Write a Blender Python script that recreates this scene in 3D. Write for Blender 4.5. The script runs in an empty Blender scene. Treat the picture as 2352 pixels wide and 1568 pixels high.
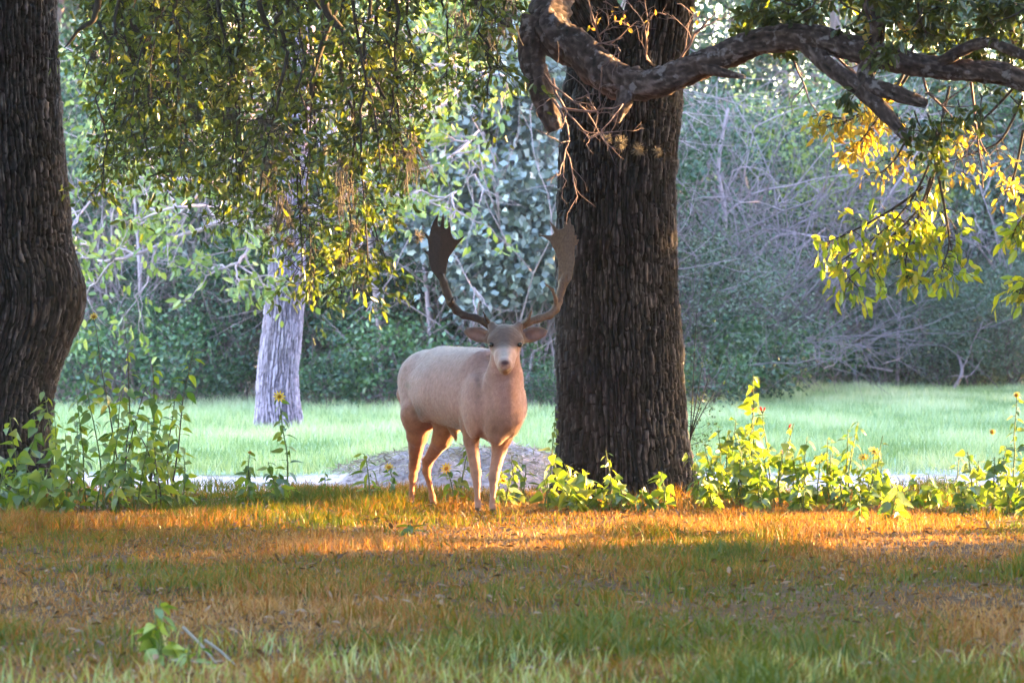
import bpy, math
import numpy as np
from mathutils import Vector, Matrix, Quaternion
rng = np.random.default_rng(7)
R = math.radians
scene = bpy.context.scene
C = scene.collection

# ------------------------------------------------------------------ camera, sky, sun, exposure
CAM_H, FPX, CX, HY = 1.141, 9800.0, 1176.0, 699.0
cam = bpy.data.cameras.new('camera'); cam_o = bpy.data.objects.new('camera', cam); C.objects.link(cam_o)
cam.lens = 150.0; cam.sensor_width = 36.0; cam.clip_end = 2000.0; cam.clip_start = 0.1
cam_o.location = (0, 0, CAM_H)
cam_o.rotation_euler = (R(90) - math.atan((784 - HY) / FPX), 0, 0)
cam.dof.use_dof = True; cam.dof.focus_distance = 23.2; cam.dof.aperture_fstop = 8.0
scene.camera = cam_o

SUN_EL, SUN_AZ = 11.0, 20.0          # azimuth: degrees from +X (right) towards +Y (away)
world = bpy.data.worlds.new('World'); scene.world = world; world.use_nodes = True
wn = world.node_tree.nodes; wl = world.node_tree.links
sky = wn.new('ShaderNodeTexSky'); sky.sky_type = 'NISHITA'; sky.sun_disc = False
sky.sun_elevation = R(SUN_EL); sky.sun_rotation = R(90 - SUN_AZ)
wl.new(sky.outputs[0], wn['Background'].inputs[0]); wn['Background'].inputs[1].default_value = 0.15
sun = bpy.data.lights.new('sun', 'SUN'); sun.energy = 5.0; sun.angle = R(0.5); sun.color = (1.0, 0.62, 0.25)
sun_o = bpy.data.objects.new('sun', sun); C.objects.link(sun_o)
sd = Vector((math.cos(R(SUN_EL)) * math.cos(R(SUN_AZ)), math.cos(R(SUN_EL)) * math.sin(R(SUN_AZ)), math.sin(R(SUN_EL))))
sun_o.rotation_euler = sd.to_track_quat('Z', 'Y').to_euler(); sun_o.location = (20, 30, 30)
vs = scene.view_settings
vs.view_transform = 'Standard'; vs.look = 'None'; vs.gamma = 1.0; vs.use_curve_mapping = False
vs.exposure = 4.5
scene.cycles.max_bounces = 6; scene.cycles.diffuse_bounces = 4; scene.cycles.glossy_bounces = 2
scene.cycles.transmission_bounces = 4; scene.cycles.volume_bounces = 1; scene.cycles.transparent_max_bounces = 4
scene.cycles.use_denoising = True; scene.cycles.denoising_prefilter = 'ACCURATE'
scene.cycles.caustics_reflective = False; scene.cycles.caustics_refractive = False

def P(px, py, d):
    """world point that stands at distance d along a sight line measured in the photograph"""
    return np.array([(px - CX) / FPX * d, d, CAM_H - (py - HY) / FPX * d])
def PX(px, d): return (px - CX) / FPX * d

# ------------------------------------------------------------------ helpers
def norm(a): return a / np.maximum(np.linalg.norm(a, axis=-1, keepdims=True), 1e-9)
def _hash(ix, iy, s=0):
    h = (ix.astype(np.int64) * 374761393 + iy.astype(np.int64) * 668265263 + s * 982451653) & 0x7fffffff
    h = ((h ^ (h >> 13)) * 1274126177) & 0x7fffffff
    return ((h ^ (h >> 16)) & 0xffffff) / float(0xffffff)
def vnoise(x, y, s=0):
    x = np.asarray(x, float); y = np.asarray(y, float)
    ix = np.floor(x).astype(np.int64); iy = np.floor(y).astype(np.int64)
    fx = x - ix; fy = y - iy; fx = fx * fx * (3 - 2 * fx); fy = fy * fy * (3 - 2 * fy)
    a = _hash(ix, iy, s); b = _hash(ix + 1, iy, s); c = _hash(ix, iy + 1, s); d = _hash(ix + 1, iy + 1, s)
    return (a * (1 - fx) + b * fx) * (1 - fy) + (c * (1 - fx) + d * fx) * fy
def fbm(x, y, o=4, s=0):
    t = 0; a = .5
    for k in range(o):
        t = t + a * vnoise(x * 2 ** k, y * 2 ** k, s + k); a *= .5
    return t / (1 - .5 ** o)
def sstep(a, b, x):
    t = np.clip((x - a) / (b - a), 0, 1); return t * t * (3 - 2 * t)

class MB:
    """collects verts/faces (+ one float per vertex, 'tint') into ONE mesh"""
    def __init__(s): s.V = []; s.F = []; s.T = []; s.n = 0
    def add(s, V, Fs, tint=None):
        V = np.asarray(V, float).reshape(-1, 3)
        s.V.append(V); s.T.append(np.full(len(V), .5) if tint is None else np.broadcast_to(tint, (len(V),)))
        for F in Fs: s.F.append(np.asarray(F, np.int64) + s.n)
        s.n += len(V)
    def mesh(s, name, mats=(), smooth=False, colors=None):
        me = bpy.data.meshes.new(name)
        V = np.concatenate(s.V); me.vertices.add(len(V)); me.vertices.foreach_set('co', V.astype(np.float32).ravel())
        li = np.concatenate([f.ravel() for f in s.F]); lt = np.concatenate([np.full(len(f), f.shape[1]) for f in s.F])
        ls = np.concatenate([[0], np.cumsum(lt)[:-1]])
        me.loops.add(len(li)); me.loops.foreach_set('vertex_index', li.astype(np.int32))
        me.polygons.add(len(lt)); me.polygons.foreach_set('loop_start', ls.astype(np.int32))
        try: me.polygons.foreach_set('loop_total', lt.astype(np.int32))
        except Exception: pass
        if smooth: me.polygons.foreach_set('use_smooth', np.ones(len(lt), bool))
        at = me.attributes.new('tint', 'FLOAT', 'POINT'); at.data.foreach_set('value', np.concatenate(s.T).astype(np.float32))
        if colors is not None:
            ca = me.attributes.new('coat', 'FLOAT_COLOR', 'POINT')
            ca.data.foreach_set('color', np.concatenate([colors, np.ones((len(V), 1))], 1).astype(np.float32).ravel())
        for m in mats: me.materials.append(m)
        me.update(); me.validate()
        return me
    def build(s, name, mat, parent=None, smooth=False, stuff=False, colors=None):
        if not s.V: return None
        return obj(name, s.mesh(name, [mat], smooth, colors), parent, stuff)

def obj(name, me, parent=None, stuff=False):
    o = bpy.data.objects.new(name, me); C.objects.link(o)
    if parent is not None: o.parent = parent
    if stuff: o['kind'] = 'stuff'
    return o
def thing(name, label, cat, loc=(0, 0, 0), group=None):
    o = bpy.data.objects.new(name, None); C.objects.link(o); o.location = loc; o.empty_display_size = .1
    return tag(o, label, cat, group)
def tag(o, label, cat, group=None):
    o['label'] = label; o['category'] = cat
    if group: o['group'] = group
    return o
def dup(root, loc, rz=0, sc=1.0, label=None, group=None):
    r = root.copy(); C.objects.link(r); r.location = loc; r.rotation_euler = (0, 0, rz)
    r.scale = (sc, sc, sc) if np.isscalar(sc) else sc
    if label: r['label'] = label
    if group: r['group'] = group
    for ch in list(root.children):
        c = ch.copy(); C.objects.link(c); c.parent = r
        for g in ch.children:
            d = g.copy(); C.objects.link(d); d.parent = c
    return r

def tube(mb, pts, radii, sides=5, tint=.5, cap=True):
    pts = np.asarray(pts, float); n = len(pts); radii = np.broadcast_to(radii, (n,))
    t = np.gradient(pts, axis=0); t = norm(t)
    ref = np.array([0, 1., 0]) if abs(t[0, 1]) < .8 else np.array([1., 0, 0])
    u = np.zeros_like(pts); v = np.zeros_like(pts)
    for i in range(n):
        a = ref - t[i] * ref.dot(t[i]); a /= np.linalg.norm(a) + 1e-9; ref = a
        u[i] = a; v[i] = np.cross(t[i], a)
    an = np.arange(sides) * 2 * np.pi / sides
    ring = pts[:, None] + radii[:, None, None] * (np.cos(an)[None, :, None] * u[:, None] + np.sin(an)[None, :, None] * v[:, None])
    V = ring.reshape(-1, 3); i = np.arange(n - 1)[:, None] * sides; j = np.arange(sides)[None]; k = (j + 1) % sides
    F = np.stack([i + j, i + k, i + sides + k, i + sides + j], -1).reshape(-1, 4)
    Fs = [F]
    if cap:
        V = np.concatenate([V, pts[-1:] + t[-1:] * radii[-1] * .6])
        b = (n - 1) * sides; Fs.append(np.stack([b + j[0], b + k[0], np.full(sides, n * sides)], -1))
    mb.add(V, Fs, tint)

def leaves(mb, pos, dr, nr, L, W, tint, shape='hex'):
    """many leaves: position, direction, normal, length, width"""
    pos = np.asarray(pos, float); n = len(pos)
    if n == 0: return
    dr = norm(np.asarray(dr, float)); nr = np.asarray(nr, float)
    sd_ = norm(np.cross(dr, nr)); nr = norm(np.cross(sd_, dr))
    L = np.broadcast_to(L, (n,))[:, None]; W = np.broadcast_to(W, (n,))[:, None]; tint = np.broadcast_to(tint, (n,))
    if shape == 'rhomb':
        V = np.stack([pos, pos + dr * L * .45 + sd_ * W * .5, pos + dr * L - nr * L * .12, pos + dr * L * .45 - sd_ * W * .5], 1)
        k = 4; F = [np.array([[0, 1, 2, 3]])]
    else:
        V = np.stack([pos, pos + dr * L * .3 + sd_ * W * .46 + nr * W * .14, pos + dr * L * .7 + sd_ * W * .4 + nr * W * .10 - nr * L * .06,
                      pos + dr * L - nr * L * .16, pos + dr * L * .7 - sd_ * W * .4 + nr * W * .10 - nr * L * .06,
                      pos + dr * L * .3 - sd_ * W * .46 + nr * W * .14], 1)
        k = 6; F = [np.array([[0, 1, 2, 3], [0, 3, 4, 5]])]
    base = np.arange(n)[:, None, None] * k
    mb.add(V.reshape(-1, 3), [(base + f[None]).reshape(-1, f.shape[1]) for f in F], np.repeat(tint, k))

def rvec(n): return norm(rng.normal(size=(n, 3)))

def wander(start, d, length, n, wig=.25, pull=(0, 0, 0)):
    """a wobbling path"""
    p = np.array(start, float); d = np.array(d, float); d /= np.linalg.norm(d)
    out = [p.copy()]; st = length / (n - 1); pull = np.array(pull, float)
    for i in range(n - 1):
        d = d + rng.normal(size=3) * wig + pull; d /= np.linalg.norm(d)
        p = p + d * st; out.append(p.copy())
    return np.array(out)

def smooth_path(pts, n):
    pts = np.asarray(pts, float); m = len(pts)
    t = np.linspace(0, m - 1, n); out = []
    for x in t:
        i = min(int(x), m - 2); f = x - i
        p0 = pts[max(i - 1, 0)]; p1 = pts[i]; p2 = pts[i + 1]; p3 = pts[min(i + 2, m - 1)]
        out.append(.5 * ((2 * p1) + (-p0 + p2) * f + (2 * p0 - 5 * p1 + 4 * p2 - p3) * f * f + (-p0 + 3 * p1 - 3 * p2 + p3) * f ** 3))
    return np.array(out)

# ------------------------------------------------------------------ materials
def mat(name):
    m = bpy.data.materials.new(name); m.use_nodes = True
    return m, m.node_tree.nodes, m.node_tree.links
def ramp(nodes, stops, interp='LINEAR'):
    r = nodes.new('ShaderNodeValToRGB'); r.color_ramp.interpolation = interp
    e = r.color_ramp.elements
    while len(e) < len(stops): e.new(.5)
    for el, (p, c) in zip(e, stops): el.position = p; el.color = (*c, 1)
    return r
def leaf_mat(name, stops, trans=.35, gloss=.06, rough=.4, use_object=False, tcol=(1.3, 1.25, .5)):
    m, n, l = mat(name); n.clear()
    out = n.new('ShaderNodeOutputMaterial')
    at = n.new('ShaderNodeAttribute'); at.attribute_name = 'tint'
    oi = n.new('ShaderNodeObjectInfo')
    src = at.outputs['Fac']
    if use_object: src = oi.outputs['Random']
    no = n.new('ShaderNodeTexNoise'); no.inputs['Scale'].default_value = 25
    mx = n.new('ShaderNodeMath'); mx.operation = 'MULTIPLY_ADD'; mx.inputs[1].default_value = .35; mx.inputs[2].default_value = -.175
    l.new(no.outputs['Fac'], mx.inputs[0])
    ad = n.new('ShaderNodeMath'); ad.operation = 'ADD'; l.new(src, ad.inputs[0]); l.new(mx.outputs[0], ad.inputs[1])
    r = ramp(n, stops); l.new(ad.outputs[0], r.inputs[0])
    di = n.new('ShaderNodeBsdfDiffuse'); l.new(r.outputs[0], di.inputs[0])
    tr = n.new('ShaderNodeBsdfTranslucent')
    mu = n.new('ShaderNodeMix'); mu.data_type = 'RGBA'; mu.blend_type = 'MULTIPLY'; mu.inputs[0].default_value = 1
    l.new(r.outputs[0], mu.inputs[6]); mu.inputs[7].default_value = (*tcol, 1); l.new(mu.outputs[2], tr.inputs[0])
    m1 = n.new('ShaderNodeMixShader'); m1.inputs[0].default_value = trans
    l.new(di.outputs[0], m1.inputs[1]); l.new(tr.outputs[0], m1.inputs[2])
    gl = n.new('ShaderNodeBsdfGlossy'); gl.inputs['Roughness'].default_value = rough; gl.inputs[0].default_value = (.9, .9, .9, 1)
    m2 = n.new('ShaderNodeMixShader'); m2.inputs[0].default_value = gloss
    l.new(m1.outputs[0], m2.inputs[1]); l.new(gl.outputs[0], m2.inputs[2]); l.new(m2.outputs[0], out.inputs[0])
    return m
def bark_mat(name, dark, mid, light, lichen=None, scale=60, zs=.18):
    m, n, l = mat(name); b = n['Principled BSDF']; b.inputs['Roughness'].default_value = .9
    b.inputs['Specular IOR Level'].default_value = .2
    at = n.new('ShaderNodeAttribute'); at.attribute_name = 'tint'
    co = n.new('ShaderNodeTexCoord'); mp = n.new('ShaderNodeMapping'); mp.inputs['Scale'].default_value = (1, 1, zs)
    l.new(co.outputs['Object'], mp.inputs[0])
    no = n.new('ShaderNodeTexNoise'); no.inputs['Scale'].default_value = scale; no.inputs['Detail'].default_value = 6
    l.new(mp.outputs[0], no.inputs['Vector'])
    ad = n.new('ShaderNodeMath'); ad.operation = 'MULTIPLY_ADD'; ad.inputs[1].default_value = .7; l.new(no.outputs['Fac'], ad.inputs[0])
    sb = n.new('ShaderNodeMath'); sb.operation = 'SUBTRACT'; sb.inputs[1].default_value = .35; l.new(at.outputs['Fac'], sb.inputs[0]); l.new(sb.outputs[0], ad.inputs[2])
    r = ramp(n, [(.12, dark), (.5, mid), (.92, light)]); l.new(ad.outputs[0], r.inputs[0])
    colo = r.outputs[0]
    if lichen:
        n2 = n.new('ShaderNodeTexNoise'); n2.inputs['Scale'].default_value = 17; n2.inputs['Detail'].default_value = 5; l.new(co.outputs['Object'], n2.inputs['Vector'])
        rr = ramp(n, [(.58, (0, 0, 0)), (.66, (.75, .75, .75))]); l.new(n2.outputs['Fac'], rr.inputs[0])
        mx = n.new('ShaderNodeMix'); mx.data_type = 'RGBA'; l.new(rr.outputs[0], mx.inputs[0]); l.new(colo, mx.inputs[6]); mx.inputs[7].default_value = (*lichen, 1)
        colo = mx.outputs[2]
    l.new(colo, b.inputs['Base Color'])
    bp = n.new('ShaderNodeBump'); bp.inputs['Strength'].default_value = .6; bp.inputs['Distance'].default_value = .01
    l.new(no.outputs['Fac'], bp.inputs['Height']); l.new(bp.outputs[0], b.inputs['Normal'])
    return m
def plain(name, col, rough=.6, spec=.3):
    m, n, l = mat(name); b = n['Principled BSDF']; b.inputs['Roughness'].default_value = rough; b.inputs['Specular IOR Level'].default_value = spec
    no = n.new('ShaderNodeTexNoise'); no.inputs['Scale'].default_value = 40; no.inputs['Detail'].default_value = 4
    c = np.array(col); r = ramp(n, [(.3, tuple(c * .7)), (.7, tuple(np.minimum(c * 1.25, 1)))]); l.new(no.outputs['Fac'], r.inputs[0]); l.new(r.outputs[0], b.inputs['Base Color'])
    return m

M = {}
M['oak_bark'] = bark_mat('oak_bark', (.005, .0045, .005), (.033, .028, .031), (.18, .16, .175))
M['limb_bark'] = bark_mat('limb_bark', (.007, .005, .005), (.05, .032, .031), (.17, .12, .12), lichen=(.2, .17, .19), scale=34, zs=1)
M['grey_bark'] = bark_mat('grey_bark', (.10, .075, .115), (.36, .275, .40), (.50, .41, .55), scale=45, zs=.15)
M['twig_dark'] = plain('twig_dark', (.045, .035, .03), .9)
M['twig_pale'] = plain('twig_pale', (.36, .255, .30), .85)
M['twig_mauve'] = plain('twig_mauve', (.23, .165, .195), .9)
M['twig_grey'] = plain('twig_grey', (.15, .105, .115), .9)
M['oak_leaf'] = leaf_mat('oak_leaf', [(0, (.022, .04, .006)), (.45, (.062, .088, .010)), (.8, (.135, .16, .016)), (1, (.24, .24, .025))], .5, .06, .3)
M['canopy_leaf'] = leaf_mat('canopy_leaf', [(0, (.03, .05, .015)), (1, (.08, .10, .02))], .2, .05)
M['yellow_leaf'] = leaf_mat('yellow_leaf', [(0, (.12, .2, .02)), (.5, (.25, .31, .025)), (1, (.5, .42, .02))], .5, .06)
M['amber_leaf'] = leaf_mat('amber_leaf', [(0, (.3, .26, .04)), (.6, (.42, .31, .045)), (1, (.38, .2, .06))], .45, .05)
M['far_leaf'] = leaf_mat('far_leaf', [(0, (.008, .024, .014)), (.5, (.032, .072, .038)), (1, (.09, .16, .06))], .22, .05)
M['greyleaf'] = leaf_mat('grey_leaf', [(0, (.045, .075, .05)), (.5, (.10, .135, .09)), (1, (.18, .21, .15))], .2, .05)
M['blueleaf'] = leaf_mat('vine_leaf', [(0, (.05, .065, .07)), (.5, (.12, .14, .15)), (1, (.32, .36, .38))], .2, .12, .35)
M['lime_leaf'] = leaf_mat('lime_leaf', [(0, (.07, .12, .03)), (.5, (.16, .21, .05)), (1, (.33, .34, .08))], .4, .06)
M['weed_leaf'] = leaf_mat('weed_leaf', [(0, (.05, .115, .014)), (.5, (.14, .21, .02)), (1, (.28, .31, .03))], .45, .06, .45, use_object=True)
M['sunflower_leaf'] = leaf_mat('sunflower_leaf', [(0, (.04, .09, .014)), (.5, (.11, .17, .02)), (1, (.23, .26, .03))], .4, .06, .45, use_object=True)
M['weed_stem'] = plain('weed_stem', (.09, .12, .03), .7)
M['weed_stem_brown'] = plain('weed_stem_brown', (.07, .05, .03), .8)
M['petal'] = leaf_mat('petal', [(0, (.65, .42, .01)), (1, (.75, .5, .02))], .3, .03)
M['disc'] = plain('flower_disc', (.35, .17, .01), .8)
M['red_petal'] = leaf_mat('red_petal', [(0, (.55, .02, .015)), (1, (.7, .04, .02))], .3, .03)
M['moss'] = plain('ball_moss', (.11, .095, .08), .95, .1)
M['hanging_moss'] = plain('hanging_moss', (.16, .135, .115), .95, .1)
M['dry_grass'] = leaf_mat('dry_grass', [(0, (.05, .075, .006)), (.3, (.10, .10, .008)), (.5, (.15, .09, .010)), (.8, (.22, .07, .016)), (1, (.30, .16, .065))], .38, .02)
M['lawn_grass'] = leaf_mat('lawn_grass', [(0, (.13, .21, .08)), (.45, (.33, .40, .235)), (1, (.54, .54, .40))], .3, .05)
M['near_grass'] = leaf_mat('near_grass', [(0, (.13, .17, .035)), (.5, (.24, .24, .05)), (1, (.38, .31, .14))], .4, .04)
M['antler_lit'] = plain('antler_lit', (.16, .095, .07), .6)  # lighter antler copy: the light on one antler painted in
M['antler'] = plain('antler', (.05, .026, .02), .55)
M['dead_leaf'] = leaf_mat('dead_leaf', [(0, (.06, .03, .015)), (1, (.22, .13, .08))], .2, .04)

# ------------------------------------------------------------------ ground
def lawn_edge(x): return 28.9 + .35 * np.sin(x * 1.3 + 1) + .5 * (vnoise(x * 2, x * 0 + 3) - .5)
def ground_z(x, y):
    z = .05 * (fbm(x * .35, y * .35, 3, 5) - .5) + .02 * (fbm(x * 2.2, y * 2.2, 2, 9) - .5)
    near = np.exp(-((x) ** 2) / 4000 - ((y - 30) ** 2) / 8000)
    return z * near
def axis(parts): return np.unique(np.concatenate([np.linspace(a, b, n) for a, b, n in parts]).round(4))
gx = axis([(-600, -60, 10), (-60, -9, 18), (-9, 9, 121), (9, 60, 18), (60, 600, 10)])
gy = axis([(-300, -10, 8), (-10, 10, 9), (10, 30, 151), (30, 65, 100), (65, 140, 16), (140, 900, 10)])
X, Y = np.meshgrid(gx, gy, indexing='ij'); Z = ground_z(X, Y)
def dirt_amount(x, y):
    le = lawn_edge(x)
    a = sstep(25.6, 26.3, y + .6 * (fbm(x * 1.5, y * 1.5, 3, 2) - .5)) * (1 - sstep(-.25, .35, y - le + .8 * (fbm(x * 2, y * 1.1, 3, 21) - .5)))
    p = np.exp(-(((x - 3.3) / 1.1) ** 2 + ((y - 29.3) / 1.0) ** 2)) * 1.6 * fbm(x * 3, y * 2, 3, 31)
    return np.clip(a + np.clip(p - .3, 0, 1), 0, 1)
def lawn_amount(x, y): return sstep(-.2, .3, y - lawn_edge(x)) * (1 - sstep(0, 3, y - wood_edge(x)))
def wood_edge(x): return np.interp(x, [-8, -3, -.5, 1.2, 2.5, 5, 9], [45, 45.5, 45.5, 47, 52, 59, 60])
mb = MB(); n1, n2 = len(gx), len(gy)
i = np.arange(n1 - 1)[:, None] * n2 + np.arange(n2 - 1)[None]
F = np.stack([i, i + n2, i + n2 + 1, i + 1], -1).reshape(-1, 4)
mb.add(np.stack([X, Y, Z], -1).reshape(-1, 3), [F])
dirt = dirt_amount(X, Y).ravel()[:, None]; lawn = lawn_amount(X, Y).ravel()[:, None]
soil = np.array([.07, .028, .007]) + 0 * dirt; pn = fbm(X * 1.7, Y * 1.7, 4, 77).ravel()[:, None]
col = soil * (.6 + .8 * pn)
col = col * (1 - lawn) + np.array([.22, .28, .16]) * (.8 + .4 * pn) * lawn
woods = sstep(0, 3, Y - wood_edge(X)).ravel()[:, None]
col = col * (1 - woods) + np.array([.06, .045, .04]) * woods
col = col * (1 - dirt) + np.array([.46, .36, .375]) * (.45 + 1.1 * pn) * dirt
def coat_mat(name, nscale, amt, bump, dist, rough=.95, sheen=0):
    m, n, l = mat(name); b = n['Principled BSDF']; b.inputs['Roughness'].default_value = rough; b.inputs['Specular IOR Level'].default_value = .15
    a = n.new('ShaderNodeAttribute'); a.attribute_name = 'coat'
    co = n.new('ShaderNodeTexCoord')
    no = n.new('ShaderNodeTexNoise'); no.inputs['Scale'].default_value = nscale; no.inputs['Detail'].default_value = 6; l.new(co.outputs['Object'], no.inputs['Vector'])
    r = ramp(n, [(.3, (1 - amt,) * 3), (.7, (1 + amt,) * 3)]); l.new(no.outputs['Fac'], r.inputs[0])
    mx = n.new('ShaderNodeMix'); mx.data_type = 'RGBA'; mx.blend_type = 'MULTIPLY'; mx.inputs[0].default_value = 1
    l.new(a.outputs['Color'], mx.inputs[6]); l.new(r.outputs[0], mx.inputs[7]); l.new(mx.outputs[2], b.inputs['Base Color'])
    bp = n.new('ShaderNodeBump'); bp.inputs['Strength'].default_value = bump; bp.inputs['Distance'].default_value = dist
    l.new(no.outputs['Fac'], bp.inputs['Height']); l.new(bp.outputs[0], b.inputs['Normal'])
    if sheen: b.inputs['Sheen Weight'].default_value = sheen; b.inputs['Sheen Roughness'].default_value = .4
    return m
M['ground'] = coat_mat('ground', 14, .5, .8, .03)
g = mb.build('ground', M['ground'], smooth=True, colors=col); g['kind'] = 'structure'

# ------------------------------------------------------------------ grass
def grass(name, label, xy, h, w, tint, material, lean=.35, segs=2):
    n = len(xy); x, y = xy[:, 0], xy[:, 1]; z = ground_z(x, y) - .005
    a = rng.uniform(0, 2 * np.pi, n); face = np.stack([np.cos(a), np.sin(a) * .5, a * 0], -1)
    b = rng.uniform(0, 2 * np.pi, n); ln = np.abs(rng.normal(0, lean, n)) * h
    bend = np.stack([np.cos(b) * ln, np.sin(b) * ln, 0 * b], -1)
    p0 = np.stack([x, y, z], -1); w = w[:, None]; up = np.array([0, 0, 1.])
    V = [p0 - face * w * .5, p0 + face * w * .5]
    if segs == 2:
        m_ = p0 + up * h[:, None] * .55 + bend * .35
        V += [m_ + face * w * .4, m_ - face * w * .4]
    V += [p0 + up * (h * .98)[:, None] + bend]
    V = np.stack(V, 1); k = V.shape[1]; base = np.arange(n)[:, None] * k
    m_ = MB()
    Fs = [base + np.array([[0, 1, 2, 3]]), base + np.array([[3, 2, 4]])] if segs == 2 else [base + np.array([[0, 1, 2]])]
    m_.add(V.reshape(-1, 3), Fs, np.repeat(tint, k))
    o = m_.build(name, material, stuff=True); o['label'] = label; o['category'] = 'grass'
    return o
def scatter(n, y0, y1, pad=.4):
    """ground points inside the widening strip between two distances"""
    y = np.sqrt(rng.uniform(y0 ** 2, y1 ** 2, n)); hw = y * 1176 / FPX + pad
    return np.stack([rng.uniform(-1, 1, n) * hw, y], -1)
# foreground grass
xy = scatter(235000, 11.5, 26.8)
den = fbm(xy[:, 0] * 1.1, xy[:, 1] * .55, 4, 11)
keep = rng.random(len(xy)) < np.clip(.4 + 1.5 * (den - .35), .42, 1) * (1 - .6 * dirt_amount(xy[:, 0], xy[:, 1]))
xy = xy[keep]; den = den[keep]
green = fbm(xy[:, 0] * 1.1, xy[:, 1] * .5, 4, 41)
near = 1 - sstep(13.6, 15.2, xy[:, 1])
tuft = sstep(.56, .7, fbm(xy[:, 0] * 3.1, xy[:, 1] * 2.4, 3, 61))
h = rng.uniform(.018, .05, len(xy)) * (.4 + 1.0 * den) * (1 + 1.3 * tuft) * (1 + .35 * near)
tint = np.clip(1.66 - 1.95 * green + .28 * rng.normal(size=len(xy)) - .05 * near - .2 * tuft + .1 * (rng.random(len(xy)) < .25), 0, 1)
grass('grass', 'patchy brown and green grass across the shaded near ground', xy, h, rng.uniform(.003, .008, len(xy)), tint, M['dry_grass'], .85)
xy = scatter(5200, 11.6, 14.2); k = fbm(xy[:, 0] * 2.2, xy[:, 1] * 2.2, 3, 91) > .53; xy = xy[k]
grass('grass', 'long pale blades of grass along the bottom edge near the dry sticks', xy, rng.uniform(.04, .11, len(xy)), rng.uniform(.004, .008, len(xy)), np.clip(.5 + .3 * rng.normal(size=len(xy)), 0, 1), M['near_grass'], .6)
# lawn
xy = scatter(230000, 28, 61, .8)
e = xy[:, 1] - lawn_edge(xy[:, 0]); wv = wood_edge(xy[:, 0])
keep = (rng.random(len(xy)) < sstep(-.5, .6, e) * (1 - .8 * dirt_amount(xy[:, 0], xy[:, 1]))) & (xy[:, 1] < wv + 2.5)
xy = xy[keep]; wv = wv[keep]
tall = sstep(-5, 0, xy[:, 1] - wv) * .5
tn = np.clip(.5 + 1.7 * (fbm(xy[:, 0] * 1.3, xy[:, 1] * .5, 5, 51) - .5), 0, 1)
h = rng.uniform(.04, .1, len(xy)) * (.8 + .8 * tn) * (1 + tall)
grass('grass', 'pale bright green lawn grass of the clearing behind the deer', xy, h, rng.uniform(.006, .012, len(xy)), np.clip(tn + .2 * rng.normal(size=len(xy)), 0, 1), M['lawn_grass'], .5, segs=1)

# ------------------------------------------------------------------ soil mound
mb = MB(); nr_, na = 70, 200
rr = np.linspace(0, 1, nr_)[:, None]; aa = np.linspace(0, 2 * np.pi, na, endpoint=False)[None]
mc = np.array([PX(1085, 27.2), 27.2])
x = mc[0] + rr * np.cos(aa) * .95; y = mc[1] + rr * np.sin(aa) * .8
z = (.22 * (1 - rr ** 2.4) ** 1.2 * (.75 + .5 * fbm(x * 3, y * 3, 3, 3)) + .16 * (fbm(x * 7, y * 7, 5, 8) - .5) * (1 - rr ** 4)) + ground_z(x, y) - .03 * rr ** 3
V = np.stack([x + 0 * aa, y + 0 * aa, z], -1)
i = np.arange(nr_ - 1)[:, None] * na; j = np.arange(na)[None]; k = (j + 1) % na
mb.add(V.reshape(-1, 3), [np.stack([i + j, i + na + j, i + na + k, i + k], -1).reshape(-1, 4)])
pn = fbm(V[..., 0] * 12, V[..., 1] * 12, 4, 14).reshape(-1, 1)
M['mound'] = coat_mat('mound_soil', 30, .35, 1, .03)
mound = mb.build('soil_mound', M['mound'], smooth=True, colors=np.array([.47, .365, .39]) * (.5 + .7 * pn))
tag(mound, 'low pale heap of loose soil behind the deer', 'soil heap')
mb = MB(); q = rng.random((3200, 2)); a = q[:, 0] * 2 * np.pi; r = np.sqrt(q[:, 1]) * .9
px_ = mc[0] + r * np.cos(a); py_ = mc[1] + r * np.sin(a); pz_ = .22 * np.clip(1 - (r / 1.1) ** 2.4, 0, 1) ** 1.2 * (.75 + .5 * fbm(px_ * 3, py_ * 3, 3, 3)) + .012
leaves(mb, np.stack([px_, py_, pz_], -1), rvec(3200) * [1, 1, .3], rvec(3200) * .5 + [0, 0, 1], rng.uniform(.03, .09, 3200), rng.uniform(.006, .016, 3200), rng.random(3200), 'rhomb')
M['straw'] = leaf_mat('straw', [(0, (.16, .12, .11)), (.5, (.36, .30, .31)), (1, (.55, .48, .50))], .2, .02)
mb.build('dry_straw', M['straw'], mound, stuff=True)

# ------------------------------------------------------------------ trunks with raised bark plates
def bark_height(u, v, nu, sv, seed):
    """plates: jittered long cells; u in 0..nu (periodic), v in cell heights; returns edge distance and cell id"""
    best = np.full(u.shape, 9.); sec = np.full(u.shape, 9.); cid = np.zeros(u.shape)
    iu = np.floor(u).astype(int)
    for du in (-1, 0, 1):
        cu = iu + du; cw = cu % nu
        vv = v + _hash(cw, cw * 0, seed) * 7.3; iv = np.floor(vv).astype(int)
        for dv in (-1, 0, 1):
            cv = iv + dv
            x = cu + .5 + .42 * (2 * _hash(cw, cv, seed + 1) - 1); y = cv + .5 + .45 * (2 * _hash(cw, cv, seed + 2) - 1)
            d = np.hypot(u - x, (vv - y) * sv)
            nearer = d < best
            sec = np.where(nearer, best, np.minimum(sec, d)); cid = np.where(nearer, _hash(cw, cv, seed + 3), cid); best = np.where(nearer, d, best)
    return sec - best, cid
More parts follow.
